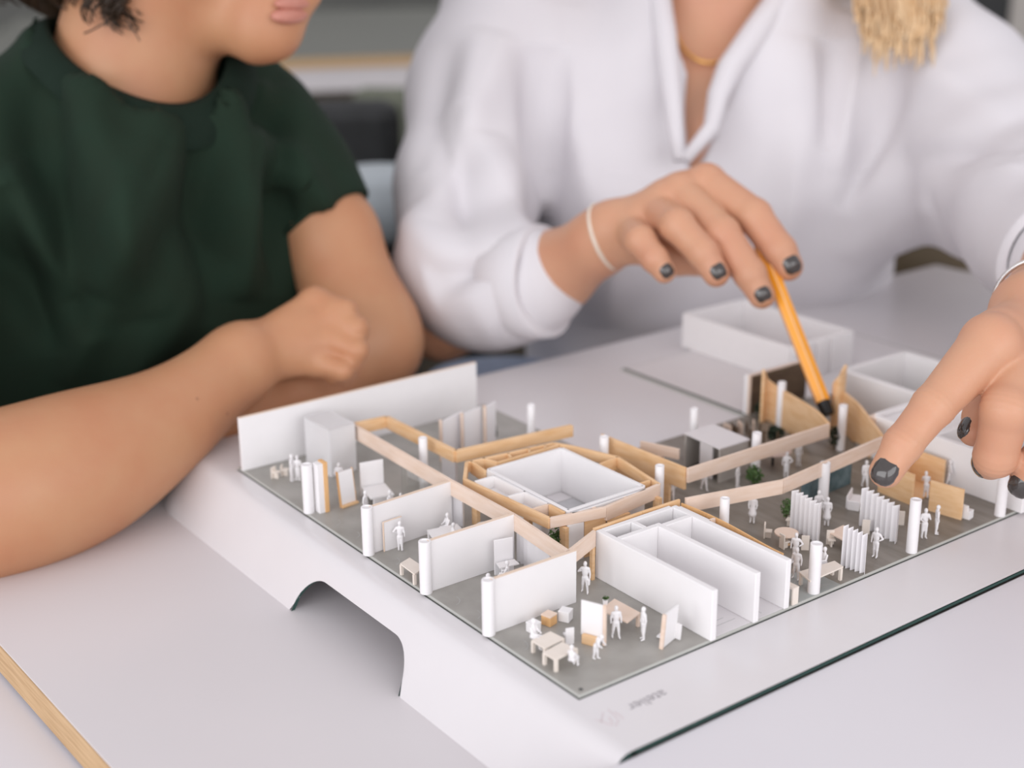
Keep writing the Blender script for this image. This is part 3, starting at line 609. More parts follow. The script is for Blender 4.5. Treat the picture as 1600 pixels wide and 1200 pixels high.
# ------------------------------------------------------------------ smooth bodies: signed distance fields meshed by surface nets
class Field:
    def __init__(s, lo, hi, h):
        s.lo = np.array(lo, float); s.h = h; s.n = np.maximum(np.ceil((np.array(hi, float) - s.lo) / h).astype(int) + 1, 4)
        s.f = np.full(s.n, 60.0, np.float32); s.ax = [(s.lo[i] + h * np.arange(s.n[i])).astype(np.float32) for i in range(3)]
    def sl(s, lo, hi):
        a = np.clip(np.floor((np.array(lo) - s.lo) / s.h).astype(int), 0, s.n); b = np.clip(np.ceil((np.array(hi) - s.lo) / s.h).astype(int) + 1, 0, s.n)
        if np.any(b - a < 1): return None
        return tuple(slice(i, j) for i, j in zip(a, b))
    def grid(s, sl): return s.ax[0][sl[0]][:, None, None], s.ax[1][sl[1]][None, :, None], s.ax[2][sl[2]][None, None, :]
    def mix(s, sl, d, k):
        f = s.f[sl]
        if k > 0:
            g = np.clip(k - np.abs(f - d), 0, None) / k; s.f[sl] = np.minimum(f, d) - g * g * k * .25
        else: s.f[sl] = np.minimum(f, d)
    def cap(s, a, b, ra, rb, k=0):
        a = np.array(a[:3], float); b = np.array(b[:3], float); pad = max(ra, rb) + k + 4 * s.h
        sl = s.sl(np.minimum(a, b) - pad, np.maximum(a, b) + pad)
        if sl is None: return
        x, y, z = s.grid(sl); v = b - a; L = max(float(v @ v), 1e-9)
        t = np.clip(((x - a[0]) * v[0] + (y - a[1]) * v[1] + (z - a[2]) * v[2]) / L, 0, 1)
        d = np.sqrt((x - a[0] - t * v[0]) ** 2 + (y - a[1] - t * v[1]) ** 2 + (z - a[2] - t * v[2]) ** 2) - (ra + (rb - ra) * t)
        s.mix(sl, d.astype(np.float32), k)
    def chain(s, pts, k=0):
        for a, b in zip(pts, pts[1:]): s.cap(a, b, a[3], b[3], k)
    def ell(s, c, r, k=0, ax=None, cut=False):
        c = np.array(c, float); r = np.array(r, float); pad = r.max() + k + 4 * s.h; sl = s.sl(c - pad, c + pad)
        if sl is None: return
        x, y, z = s.grid(sl); A = np.eye(3) if ax is None else np.array(ax, float)
        q = [((x - c[0]) * A[i][0] + (y - c[1]) * A[i][1] + (z - c[2]) * A[i][2]) for i in range(3)]
        k0 = np.sqrt(sum((q[i] / r[i]) ** 2 for i in range(3))); k1 = np.sqrt(sum((q[i] / r[i] ** 2) ** 2 for i in range(3))) + 1e-9
        d = (k0 * (k0 - 1) / k1).astype(np.float32)
        if cut:
            f = s.f[sl]; s.f[sl] = np.maximum(f, -d)
        else: s.mix(sl, d, k)
    def nets(s):
        f = s.f; h = s.h
        f[0] = f[-1] = 9; f[:, 0] = f[:, -1] = 9; f[:, :, 0] = f[:, :, -1] = 9
        ins = f < 0; nx, ny, nz = f.shape; cnt = np.zeros((nx - 1, ny - 1, nz - 1), np.int8)
        C = [(i, j, k) for i in (0, 1) for j in (0, 1) for k in (0, 1)]
        for i, j, k in C: cnt += ins[i:nx - 1 + i, j:ny - 1 + j, k:nz - 1 + k]
        mask = (cnt > 0) & (cnt < 8); ijk = np.argwhere(mask); idx = np.full(mask.shape, -1, np.int64); idx[mask] = np.arange(len(ijk))
        cv = np.stack([f[ijk[:, 0] + i, ijk[:, 1] + j, ijk[:, 2] + k] for i, j, k in C], 1)
        sm = np.zeros((len(ijk), 3)); nn = np.zeros(len(ijk))
        for a in range(8):
            for b in range(a + 1, 8):
                ca, cb = np.array(C[a]), np.array(C[b])
                if np.abs(ca - cb).sum() != 1: continue
                fa, fb = cv[:, a], cv[:, b]; mm = (fa < 0) != (fb < 0); t = np.where(mm, fa / np.where(mm, fa - fb, 1), 0)
                sm += np.where(mm[:, None], ca + t[:, None] * (cb - ca), 0); nn += mm
        V = (ijk + sm / nn[:, None]) * h + s.lo; Q = []
        for ax in range(3):
            o = [1, 1, 1]; o[ax] = 0
            A = [slice(None)] * 3; B = [slice(None)] * 3; A[ax] = slice(0, -1); B[ax] = slice(1, None)
            fl = ins[tuple(A)] != ins[tuple(B)]; e = np.argwhere(fl)
            u_, w_ = [(1, 2), (2, 0), (0, 1)][ax]; e = e[(e[:, u_] > 0) & (e[:, w_] > 0)]
            def cell(du, dw):
                c = e.copy(); c[:, u_] -= du; c[:, w_] -= dw; return idx[c[:, 0], c[:, 1], c[:, 2]]
            q = np.stack([cell(1, 1), cell(0, 1), cell(0, 0), cell(1, 0)], 1); flip = ~ins[tuple(e.T)]
            q[flip] = q[flip][:, ::-1]; Q.append(q)
        Q = np.concatenate(Q); Q = Q[(Q >= 0).all(1)]
        return V, Q
def smooth_vq(V, Q, it=1, lam=.5):
    n = len(V)
    for _ in range(it):
        acc = np.zeros_like(V); c = np.zeros(n)
        for k in range(4):
            a, b = Q[:, k], Q[:, (k + 1) % 4]
            for d in range(3): acc[:, d] += np.bincount(a, V[b, d], n)
            c += np.bincount(a, minlength=n)
        V = V + lam * (acc / np.maximum(c, 1)[:, None] - V)
    return V
def normals_vq(V, Q):
    fn = np.cross(V[Q[:, 2]] - V[Q[:, 0]], V[Q[:, 3]] - V[Q[:, 1]]); N = np.zeros_like(V)
    for k in range(4):
        for d in range(3): N[:, d] += np.bincount(Q[:, k], fn[:, d], len(V))
    return N / (np.linalg.norm(N, axis=1)[:, None] + 1e-9)
def vq_mesh(name, parts, m, origin=(0, 0, 0)):
    o = np.array(origin, float); me = bpy.data.meshes.new(name); n = 0; Vs = []; Qs = []
    for V, Q in parts: Vs.append(V - o); Qs.append(Q + n); n += len(V)
    V = np.concatenate(Vs) * S; Q = np.concatenate(Qs)
    me.vertices.add(len(V)); me.vertices.foreach_set('co', V.astype(np.float32).ravel())
    me.loops.add(Q.size); me.loops.foreach_set('vertex_index', Q.astype(np.int32).ravel())
    me.polygons.add(len(Q)); me.polygons.foreach_set('loop_start', (np.arange(len(Q)) * 4).astype(np.int32))
    me.update(calc_edges=True); me.validate(); me.materials.append(m); me.shade_smooth(); return me

# ------------------------------------------------------------------ scale figures (17 mm people of white plastic)
def fig_mesh(pose):
    F_ = Field((-7, -7, -.4), (9, 7, 19), .36); c = F_.cap
    if pose == 'seated':
        hz = 5.2
        F_.ell((0, 0, hz + 2.6), (1.25, 1.7, 2.9), .6); F_.ell((0.1, 0, hz + 7.4), (1.15, 1.0, 1.35), .3); c((0, 0, hz + 5), (0, 0, hz + 6.6), .6, .6, .5)
        for s_ in (-1, 1):
            c((0, s_ * .9, hz), (4, s_ * 1.1, hz), 1.05, .85, .4); c((4, s_ * 1.1, hz), (4.2, s_ * 1.1, .7), .8, .5, .3); c((4.2, s_ * 1.1, .5), (5.4, s_ * 1.2, .4), .5, .4, .2)
            c((0, s_ * 1.75, hz + 4.4), (1.3, s_ * 2.2, hz + 2), .62, .5, .3); c((1.3, s_ * 2.2, hz + 2), (3.4, s_ * 1.3, hz + 1.8), .5, .42, .2)
        return vq_mesh('figure_seated', [F_.nets()], M_FIG)
    lean = {'bent': 3.2}.get(pose, 0.0); hip = 8.4
    tz = 13.4 - lean * .35
    F_.ell((lean * .45, 0, 11.4 - lean * .1), (1.2, 1.65, 2.9), .5); F_.ell((0, 0, hip), (1.15, 1.5, 1.3), .6)
    c((lean * .8, -1.2, tz), (lean * .8, 1.2, tz), .9, .9, .6)
    hd = (lean * 1.15 + .15, 0, 16.0 - lean * .45); F_.ell(hd, (1.15, .98, 1.38), .25); c((lean * .9, 0, tz), hd, .6, .6, .4)
    st = {'walking': 2.0, 'bent': .8, 'bag': 1.1, 'turn': .7}.get(pose, .25)
    for s_ in (-1, 1):
        fx = st * s_; c((0, s_ * .75, hip - .2), (fx * .45, s_ * (.85 + (.35 if pose in ('bag', 'turn') else 0)), 4.4), 1.05, .75, .4)
        kn = (fx * .45 + .15, s_ * (.85 + (.35 if pose in ('bag', 'turn') else 0)), 4.4); an = (fx - .2, s_ * (.95 + (.6 if pose in ('bag', 'turn') else 0)), .6)
        c(kn, an, .72, .48, .3); c(an, (an[0] + 1.5, an[1] + s_ * .15, .38), .5, .38, .25)
        sh = (lean * .8, s_ * 1.85, tz); 
        if pose == 'dress': el, ha = (.2, s_ * 2.3, 10.8), (.9, s_ * 2.0, 8.8)
        elif pose == 'hip' and s_ > 0 or pose == 'bag' and s_ < 0: el, ha = (-.3, s_ * 3.5, 11.2), (.9, s_ * 1.9, 10.2 if pose == 'hip' else 12.2)
        elif pose == 'bent': el, ha = (3.3, s_ * 2.2, 10), (5.2, s_ * 1.9, 9.2)
        elif pose == 'walking': el, ha = (-s_ * .8, s_ * 2.4, 10.8), (s_ * .5 - s_ * 1.6 + .4, s_ * 2.4, 8.4)
        elif pose == 'talk': el, ha = (.6, s_ * 2.6, 11), (2.6, s_ * 1.6, 11.4 + s_)
        else: el, ha = (-.1, s_ * 2.5, 10.8), (.4, s_ * 2.5, 8.2)
        c(sh, el, .66, .5, .3); c(el, ha, .5, .4, .2)
    if pose == 'dress': c((0, 0, 10), (0, 0, 5.6), 1.2, 2.3, .4)
    if pose == 'bag':
        for dz in (0, .7, 1.4, 2.0): c((0, 2.1, 7.2 - dz), (1.3, 2.2, 7.2 - dz), .62, .62, .05)
    return vq_mesh('figure_' + pose, [F_.nets()], M_FIG)
FIG = {}
def figure(label, p, pose, rz, sc=1.0, z=0.0):
    if pose not in FIG: FIG[pose] = fig_mesh(pose)
    o = bpy.data.objects.new('scale_figure', FIG[pose]); COL.objects.link(o); o.location = Vector((p[0], p[1], z + .25)) * S; o.rotation_euler[2] = rz; o.scale = (sc, sc, sc)
    return tag(o, label, 'figurine', 'white scale figures')
figure('figure with a bag, one elbow out, in the passage beside the white room block', (-73.0, 63.6), 'bag', -.9)
figure('figure standing legs apart at the big white table, left of two', (-28.7, 45.8), 'turn', -.5, .98)
figure('figure standing side-on at the big white table, right of two', (-19.4, 54.8), 'stand', -1.9, 1.0)
figure('figure bending forward before the presentation board', (-19.5, 25.8), 'bent', .3, .85)
figure('seated figure at the left end of the two cream desks', (-46.3, 10.2), 'seated', .3, 1.05)
figure('seated figure in front of the two cream desks, closest of all to the near corner', (-19.3, 11.3), 'seated', 1.9, .9)
figure('tall figure leaning behind the nearest left column, left of its group', (-84.9, 9.9), 'bent', 1.2, 1.05)
figure('figure right behind the nearest left column at the white high table', (-90.7, 16.4), 'stand', 1.4, 1.05)
figure('seated figure by the plain panel, only head and arms over the partition', (-103.1, 37.4), 'seated', -2.5)
figure('figure standing in front of the thin door panel', (-170.5, 15.9), 'hip', 2.4, 1.0)
figure('seated figure at the far end of the white table behind the middle partition', (-171.6, 47.4), 'seated', -1.6, .95)
figure('seated figure at the near side of the white table behind the middle partition', (-158.9, 42.5), 'seated', 1.4, .95)
figure('figure standing left of the farthest partition column', (-217.5, 22.7), 'stand', .6, 1.0)
figure('figure whose head just tops the farthest partition, left one', (-215.1, 37.3), 'seated', .4, 1.05)
figure('figure whose head just tops the farthest partition, right one', (-209.0, 40.8), 'stand', 2.6, .8)
figure('figure half hidden behind the leaning board', (-263.4, 32.2), 'talk', -.6, .98)
figure('blurred figure at the tall back wall, left of a pair', (-292.1, 16.0), 'talk', .7, 1.0)
figure('blurred figure at the tall back wall, right of a pair', (-289.9, 18.8), 'stand', 2.4, .95)
figure('figure beside the column at the right corner of the wooden core', (-130.1, 175.7), 'walking', -.6, .95)
figure('blurred figure walking below the far pale beam', (-130.0, 201.7), 'walking', -.3, .95)
figure('blurred figure in profile under the grey box side', (-120.7, 219.9), 'stand', .3, .85)
figure('blurred figure with arms out near the round green bush', (-113.7, 254.1), 'hip', -.8, .95)
figure('blurred figure under the pinkish disc', (-121.7, 273.6), 'stand', -.2, .9)
figure('figure in a dress behind the white room block', (-80.4, 190.6), 'dress', -.9, 1.0)
figure('figure behind the left corrugated curtain, close to the column', (-61.0, 222.5), 'talk', -.4, 1.02)
figure('figure seen from behind right of the left corrugated curtain', (-52.2, 219.9), 'dress', 2.3, 1.0)
figure('figure walking just left of the fingertip', (-74.5, 279.1), 'walking', -.5, 1.0)
figure('figure standing at the corner of the white room block, in front', (-18.5, 158.2), 'turn', -1.2, 1.02)
figure('figure with bent arms at the corner of the white room block, behind', (-31.3, 171.7), 'hip', -1.0, 1.0)
figure('figure sitting behind the column at the long cream table', (-15.6, 176.2), 'seated', -1.7, 1.0)
figure('figure with hand on hip walking past the short curtain', (-10.1, 210.0), 'hip', -1.3, 1.0)
figure('figure with arms spread beside the near right column, left of a pair', (-9.4, 249.5), 'talk', -.6, 1.02)
figure('slim figure side-on before the wooden screen, right of a pair', (-8.4, 258.7), 'stand', .9, 1.0)
figure('small figure hidden behind the near right column', (-22.3, 261.2), 'stand', .5, .9)
figure('figure leaning inside the wooden booth', (-43.1, 294.9), 'bent', 2.4, .95)
figure('blurred figure before the long white room, behind the wooden screen', (-44.5, 317.6), 'walking', .9, 1.0)
figure('figure glimpsed behind the left plywood wing', (-182.1, 320.1), 'dress', .2, 1.0)

# ------------------------------------------------------------------ the two people
def skin(name, base, warm, moles=True):
    m = mat(name, base, .5, noise=(26, warm, .8), bump=(900, .08), sss=.12)
    if not moles: return m
    nt = m.node_tree; b = nt.nodes['Principled BSDF']; src = b.inputs['Base Color'].links[0].from_socket       # sparse freckles and moles
    v = nt.nodes.new('ShaderNodeTexVoronoi'); v.inputs['Scale'].default_value = 34; tc = [n for n in nt.nodes if n.type == 'TEX_COORD'][0]; nt.links.new(tc.outputs['Object'], v.inputs['Vector'])
    lt = nt.nodes.new('ShaderNodeMapRange'); lt.inputs['From Min'].default_value = .055; lt.inputs['From Max'].default_value = .03; nt.links.new(v.outputs['Distance'], lt.inputs['Value'])
    sp = nt.nodes.new('ShaderNodeSeparateColor'); nt.links.new(v.outputs['Color'], sp.inputs[0]); ml = nt.nodes.new('ShaderNodeMath'); ml.operation = 'MULTIPLY'; nt.links.new(lt.outputs[0], ml.inputs[0]); nt.links.new(sp.outputs[0], ml.inputs[1])
    mx = nt.nodes.new('ShaderNodeMix'); mx.data_type = 'RGBA'; mx.inputs['B'].default_value = (base[0] * .35, base[1] * .22, base[2] * .16, 1); nt.links.new(src, mx.inputs['A']); nt.links.new(ml.outputs[0], mx.inputs['Factor']); nt.links.new(mx.outputs['Result'], b.inputs['Base Color'])
    return m
M_SKIN1 = skin('tan_skin', (0.50, 0.255, 0.135), (0.47, 0.205, 0.105))
M_SKIN2 = skin('warm_skin', (0.58, 0.31, 0.19), (0.56, 0.265, 0.165), False)
M_GREEN = mat('dark_green_jersey', (0.0105, 0.025, 0.0145), .9, spec=.25, noise=(40, (0.011, 0.022, 0.0125), .8), bump=(1500, .15))
M_COLLAR = mat('dark_green_rib', (0.006, 0.0155, 0.0095), .9, spec=.25, noise=(60, (0.008, 0.019, 0.012), .8), bump=(2500, .2))
M_SHIRT = mat('white_cotton', (0.68, 0.655, 0.68), .8, noise=(18, (0.655, 0.63, 0.66), .7), bump=(1200, .1))
M_HAIR1 = mat('dark_brown_hair', (0.028, 0.016, 0.009), .45, noise=(150, (0.05, 0.03, 0.016), .9))
M_HAIR2 = mat('blonde_hair', (0.80, 0.60, 0.38), .5, noise=(120, (0.70, 0.46, 0.24), .9))
M_LIPS = mat('rose_lips', (0.53, 0.225, 0.17), .4, noise=(200, (0.49, 0.19, 0.14), .8))
M_NAIL = mat('charcoal_nail_polish', (0.045, 0.038, 0.036), .12, noise=(300, (0.055, 0.047, 0.044), .6), coat=.5)
M_JEANS = mat('light_blue_denim', (0.36, 0.42, 0.55), .85, noise=(60, (0.28, 0.34, 0.47), .8))
M_DARKT = mat('black_trousers', (0.012, 0.016, 0.018), .85, noise=(60, (0.018, 0.022, 0.024), .8))
M_GOLD = mat('gold', (0.85, 0.50, 0.16), .3, metal=.8, noise=(200, (0.80, 0.46, 0.14), .5))
M_BAND = mat('cream_cord', (0.78, 0.70, 0.60), .6, noise=(300, (0.70, 0.62, 0.52), .7))
CR = np.array([0.5981407, 0.8013397, -0.0090789]); CF = np.array([-0.7597, 0.56338, -0.32474]); CU = np.array([-0.2551145, 0.2011392, 0.9457588])
def nail(parent, tip, along, nrm, r, wf=.78, lf=.98):
    """curved plate let into the back of a fingertip"""
    a = Vector(along).normalized(); n = Vector(nrm); n = (n - a * n.dot(a)).normalized(); t = a.cross(n)
    c = Vector(tip) + n * r * .48
    vs = []; fs = []; U, W_ = 18, 10
    for i in range(W_ + 1):
        ph = math.pi * i / W_
        for k in range(U):
            th = 2 * math.pi * k / U; ex = lambda q: math.copysign(abs(q) ** .75, q)
            x, y, z = ex(math.cos(th)) * math.sin(ph), ex(math.sin(th)) * math.sin(ph), math.cos(ph)
            vs.append(c + t * (x * r * wf) + a * (y * r * lf) + n * (z * r * .60))
    for i in range(W_):
        for k in range(U): fs.append((i * U + k, i * U + (k + 1) % U, (i + 1) * U + (k + 1) % U, (i + 1) * U + k))
    return part('fingernail', MB().add(vs, fs), M_NAIL, parent, smooth=True)
def limits(*chains, pad=12):
    A = np.array([p[:3] for c in chains for p in c]); r = max(p[3] for c in chains for p in c) + pad
    return A.min(0) - r, A.max(0) + r
def folds(V, N, lines, fine=0.0, seed=1):
    """cloth folds: ridges (amp>0) and furrows along 3-D lines, plus a little waviness"""
    d = np.zeros(len(V))
    for a, b, amp, sig in lines:
        a = np.array(a, float); b = np.array(b, float); v = b - a; t = np.clip((V - a) @ v / (v @ v), -.15, 1.15)
        bend = np.sin(t * 3.0 + seed) * sig * .5
        q = a + t[:, None] * v - V; dist = np.linalg.norm(q - CF * (q @ CF)[:, None], axis=1) - bend
        front = np.clip(-(N @ CF) * 2 + .3, 0, 1); tt = np.clip((t + .15) / 1.3, 0, 1)
        d += amp * np.exp(-dist ** 2 / (2 * sig * sig)) * front * np.sin(math.pi * tt) ** .6
    if fine:
        p = V / 60.0; d += fine * (np.sin(p @ np.array([1.7, 2.3, 1.1]) + 1.3 * np.sin(p @ np.array([.9, -1.2, 2.1]))) + .6 * np.sin(p @ np.array([-2.9, 1.9, 3.3]) + 2 * np.sin(p @ np.array([1.1, .7, -1.9]))))
    return V + N * d[:, None]

M_EYE = mat('eye_white', (.75, .72, .70), .2, noise=(300, (.70, .66, .64), .4)); M_IRIS = mat('brown_iris', (.05, .03, .015), .15, noise=(900, (.08, .05, .03), .6))
def eyes(o, HC, f, lt, up, fo, si):
    for s_ in (-1, 1):
        c = HC + f * (fo - 2.5) + lt * si * s_ + up * 11
        for nm, m_, cc_, r_ in (('eyeball', M_EYE, c, 10.5), ('iris', M_IRIS, c + f * 5.6 - up * 1.2, 5.6)):
            vs = []; fs = []
            for i in range(9):
                for k in range(14):
                    a, b = math.pi * i / 8, 2 * math.pi * k / 14; vs.append(tuple(cc_ + r_ * (f * math.cos(a) + lt * math.sin(a) * math.cos(b) + up * math.sin(a) * math.sin(b))))
            for i in range(8):
                for k in range(14): fs.append((i * 14 + k, i * 14 + (k + 1) % 14, (i + 1) * 14 + (k + 1) % 14, (i + 1) * 14 + k))
            part(nm, MB().add(vs, fs), m_, o, smooth=True)
def man():
    neck = [(-590, 50, 190, 60), (-575, 80, 290, 54)]
    r_arm = [(-590, -120, 140, 50), (-480, -170, 60, 44), (-385, -182, 2, 41)] + [(-372.2, -133.2, 4.0, 41.6), (-374.0, -81.5, 9.0, 39.2), (-383.4, -22.1, 22.0, 26.7), (-399.4, 23.3, 36.0, 19.3), (-407.2, 48.6, 44.0, 19.7)]
    l_arm = [(-584.6, 141.0, 158.8, 41.7), (-552.6, 161.8, 126.0, 37.7), (-518.2, 175.1, 87.2, 36.5), (-465.1, 172.1, 25.6, 38.6), (-454.8, 168.8, 17.1, 38.9)]
    l_fore = [(-469.4, 176.8, 12.0, 39.0), (-438.0, 106.5, 2.0, 31.3), (-424.0, 51.1, -2.0, 21.2), (-413.0, 19.4, -4.0, 18.1), (-408.6, -1.2, -6.0, 15.2)]
    # right hand, back up, fingers curled over the left forearm
    wr = r_arm[-1]; r_arm = r_arm[:2] + crom(r_arm[2:], 30)
    mcp = [(-412.0, 102.5, 69.9, 10.6), (-398.1, 107.7, 62.1, 10.5), (-389.6, 102.6, 48.6, 10.0), (-389.3, 90.2, 35.7, 9.1)]
    pip = [(-391.3, 114.6, 67.4, 8.3), (-380.4, 116.2, 56.9, 8.7), (-372.3, 111.2, 44.4, 8.2), (-371.5, 99.6, 32.0, 7.3)]
    tip = [(-389.3, 116.3, 47.0, 7.0), (-383.2, 114.1, 35.1, 7.0), (-379.7, 105.4, 24.0, 7.0), (-383.2, 97.5, 24.8, 5.7)]
    thumb = [(-415.5, 60.0, 44.6, 11.3), (-425.2, 84.9, 49.0, 9.7), (-432.1, 111.4, 49.4, 7.7), (-429.9, 125.6, 47.3, 6.4)]
    lo, hi = limits(r_arm, l_arm, l_fore); lo = np.minimum(lo, [-560, -260, -60]); 
    A = Field(lo, hi, 2.2)
    A.chain(r_arm, 14); A.chain(l_arm, 14); A.chain(l_fore, 12)
    for m_, p, t in zip(mcp, pip, tip):
        A.cap(wr, m_, wr[3] * .9, m_[3] * .98, 6); A.cap(m_, p, m_[3], p[3], 2); A.cap(p, t, p[3], t[3], 1.5)
        A.ell(m_[:3], (m_[3] * 1.08,) * 3, 5)
    A.chain(thumb, 8)
    body_arms = A.nets()
    # torso, neck, head
    HC = np.array((-578.9, 94.1, 316.7)); 
    T = Field((-860, -230, -330), (-380, 330, 470), 3.6)
    T.ell((-615, 40, 0), (95, 145, 220), 20); T.ell((-605, 45, 130), (72, 145, 62), 40)
    T.cap(neck[0], neck[1], neck[0][3], neck[1][3], 30)
    fw_ = np.array([.86, .30, -.42]); fw_ /= np.linalg.norm(fw_); lt = np.cross((0, 0, 1), fw_); lt /= np.linalg.norm(lt); up = np.cross(fw_, lt)
    T.ell(HC, (88, 74, 98), 14, (fw_, lt, up)); T.ell(HC + up * 22 - fw_ * 22, (86, 78, 84), 14, (fw_, lt, up))
    jaw = [(-561.7, 97.6, 267.2, 26.8), (-534.0, 106.1, 257.0, 22.8), (-500.3, 119.8, 245.0, 19.8), (-489.5, 126.0, 242.7, 14.3)]
    T.chain(jaw, 16); far_jaw = [(-598.5, 130.3, 271.2, 19.3), (-517.9, 137.8, 249.6, 16.5)]; T.chain(far_jaw, 16)
    T.ell((-498.1, 128.5, 264.3), (24, 24, 26), 18); T.cap((-489.9, 131.2, 255.9), (-485.6, 148.9, 270.4), 11, 12, 8)
    T.cap(HC + fw_ * 86 + up * 18, HC + fw_ * 104 - up * 20, 7, 11, 8)                                     # nose
    for s_ in (-1, 1):
        T.ell(HC + lt * 74 * s_ - fw_ * 4 - up * 8, (14, 6, 26), 5, (fw_, lt, up))                          # ears
        T.ell(HC + fw_ * 84 + lt * 31 * s_ + up * 12, (9, 16, 9), 0, (fw_, lt, up), cut=True)               # eye sockets
        T.ell(HC + fw_ * 72 + lt * 31 * s_ + up * 12, (12, 13, 11), 3, (fw_, lt, up))
    body_torso = T.nets()
    V, Q = body_torso; V = smooth_vq(V, Q, 2)
    org = (-640, 60, -330)
    me = vq_mesh('person', [(V, Q), (smooth_vq(*body_arms, 1), body_arms[1])], M_SKIN1, org)
    o = link('person', me, None, org)
    tag(o, 'person in a dark green T-shirt with crossed forearms leaning on the table, left', 'person')
    eyes(o, HC, fw_, lt, up, 72, 31)
    # shirt
    F_ = Field((-880, -330, -360), (-400, 360, 330), 3.4)
    F_.ell((-612, 46, 0), (118, 182, 235), 0); F_.ell((-603, 47, 105), (96, 172, 96), 60); F_.ell((-650, 40, -200), (140, 180, 160), 60)
    ls = [(-600.5, 108.5, 191.9, 51.4), (-587.2, 145.4, 163.1, 52.8), (-554.1, 162.7, 128.2, 46.7), (-519.6, 177.0, 87.7, 42.5)]
    F2 = Field((-880, -330, -360), (-400, 360, 330), 3.4); F2.chain(ls, 20)
    e0, e1 = np.array(ls[-2][:3]), np.array(ls[-1][:3]); dd = (e1 - e0) / np.linalg.norm(e1 - e0); hc = e0 + (e1 - e0) * .80
    x, y, z = F2.grid(tuple(slice(None) for _ in range(3))); al = (x - hc[0]) * dd[0] + (y - hc[1]) * dd[1] + (z - hc[2]) * dd[2]
    F2.f = np.maximum(F2.f, al).astype(np.float32); g_ = np.clip(26 - np.abs(F_.f - F2.f), 0, None) / 26; F_.f = (np.minimum(F_.f, F2.f) - g_ * g_ * 26 * .25 * (al < -22)).astype(np.float32)
    rs = [(-598, -60, 165, 58), (-590, -122, 138, 62), (-530, -155, 95, 60), (-475, -176, 55, 57)]; F_.chain(rs, 30)
    F_.cap((-590, 48, 150), (-580, 55, 215), 88, 76, 40)
    # neck opening
    f0 = F_.f.copy()
    F_.ell((-566, 58, 245), (84, 69, 72), cut=True, ax=((.84, .05, -.54), (-.06, 1, 0), (.54, 0, .84)))
    qx, qy, qz = [((x + 566) * a_[0] + (y - 58) * a_[1] + (z - 245) * a_[2]) for a_ in ((.84, .05, -.54), (-.06, 1, 0), (.54, 0, .84))]
    F_.f = np.where((qz > -8) & (qx * qx + qy * qy < 130 ** 2), np.maximum(F_.f, 2.0), F_.f).astype(np.float32)
    # open sleeve end
    V, Q = F_.nets(); V = smooth_vq(V, Q, 2); N = normals_vq(V, Q)
    AX = np.array(((.84, .05, -.54), (-.06, 1, 0), (.54, 0, .84))); cc = np.array((-566, 58, 245)); rr_ = np.array((84, 69, 72))
    gi = np.clip(np.round((V - F_.lo) / F_.h).astype(int), 0, np.array(f0.shape) - 1); fv = f0[gi[:, 0], gi[:, 1], gi[:, 2]]
    qv = (V - cc) @ AX.T / rr_; k0 = np.linalg.norm(qv, axis=1); az = np.arctan2(qv[:, 1], qv[:, 0])
    def rim(kmin, kmax):
        ok = (np.abs(fv) < 5) & (k0 > kmin) & (k0 < kmax); nb = 60; out = np.zeros((nb, 3)); cnt_ = np.zeros(nb)
        bi = ((az[ok] + math.pi) / (2 * math.pi) * nb).astype(int) % nb
        for d in range(3): out[:, d] = np.bincount(bi, V[ok][:, d], nb)
        cnt_ = np.bincount(bi, minlength=nb); good = cnt_ > 0; out[good] /= cnt_[good][:, None]
        ix = np.arange(nb)
        for d in range(3): out[:, d] = np.interp(ix, ix[good], out[good][:, d], period=nb)
        for _ in range(9): out = (np.roll(out, 1, 0) + 2 * out + np.roll(out, -1, 0)) / 4
        return out
    rim_in, rim_out = rim(.98, 1.05), rim(1.22, 1.30)
    fl = [
        [(-534.1, 68.7, 167.7), (-536.2, 14.8, 79.0)], [(-530.0, 94.6, 172.4), (-502.1, 66.7, 58.4)], [(-540.4, 129.8, 196.0), (-509.4, 99.4, 70.7)], [(-546.5, 7.8, 214.3), (-509.3, 15.8, 79.6)],
        [(-548.1, -23.7, 225.1), (-502.6, -30.9, 75.2)], [(-560.4, 159.1, 201.2), (-521.4, 134.6, 67.6)], [(-535.3, 43.4, 126.6), (-502.1, -35.6, 35.0)], [(-530.9, -57.0, 157.7), (-508.6, -31.8, 87.6)], [(-529.3, -66.5, 137.5), (-493.3, -62.2, 60.6)],
        [(-564.8, 157.5, 147.2), (-526.7, 184.3, 104.6)], [(-507.1, 56.2, 82.9), (-496.2, -3.2, 15.8)], [(-532.6, 111.4, 207.4), (-542.1, 157.1, 155.1)]]
    amps = [(22, 12), (-20, 9), (23, 11), (22, 11), (-22, 10), (-20, 8), (20, 12), (24, 10), (-22, 9), (15, 9), (18, 12), (-18, 8)]
    V = folds(V, N, [(l[0], l[1], a, s_) for l, (a, s_) in zip(fl, amps)], .9)
    sh = bpy.data.objects.new('t_shirt', vq_mesh('t_shirt', [(V, Q)], M_GREEN, org)); COL.objects.link(sh); sh.parent = o; sh['label'] = 'dark green cotton T-shirt'
    # collar band round the neck
    up_ = np.array((.3, 0, .95)); mb = MB(); nb = len(rim_in); K = 9; vs = []
    inw = rim_in + (cc - rim_in) * .13 + np.array((0, 0, 3.0))
    for k in range(K):
        t = k / (K - 1); c_ = inw * (1 - t) + rim_out * t; b_ = 4.2 * math.sin(math.pi * t) ** .6
        out_d = (c_ - cc); out_d /= np.linalg.norm(out_d, axis=1)[:, None]; nrm = np.cross(np.roll(inw, -1, 0) - np.roll(inw, 1, 0), rim_out - inw); nrm /= np.linalg.norm(nrm, axis=1)[:, None]
        nrm *= np.sign((nrm @ (-CF)).sum()); vs.append(c_ + nrm * (b_ + .8))
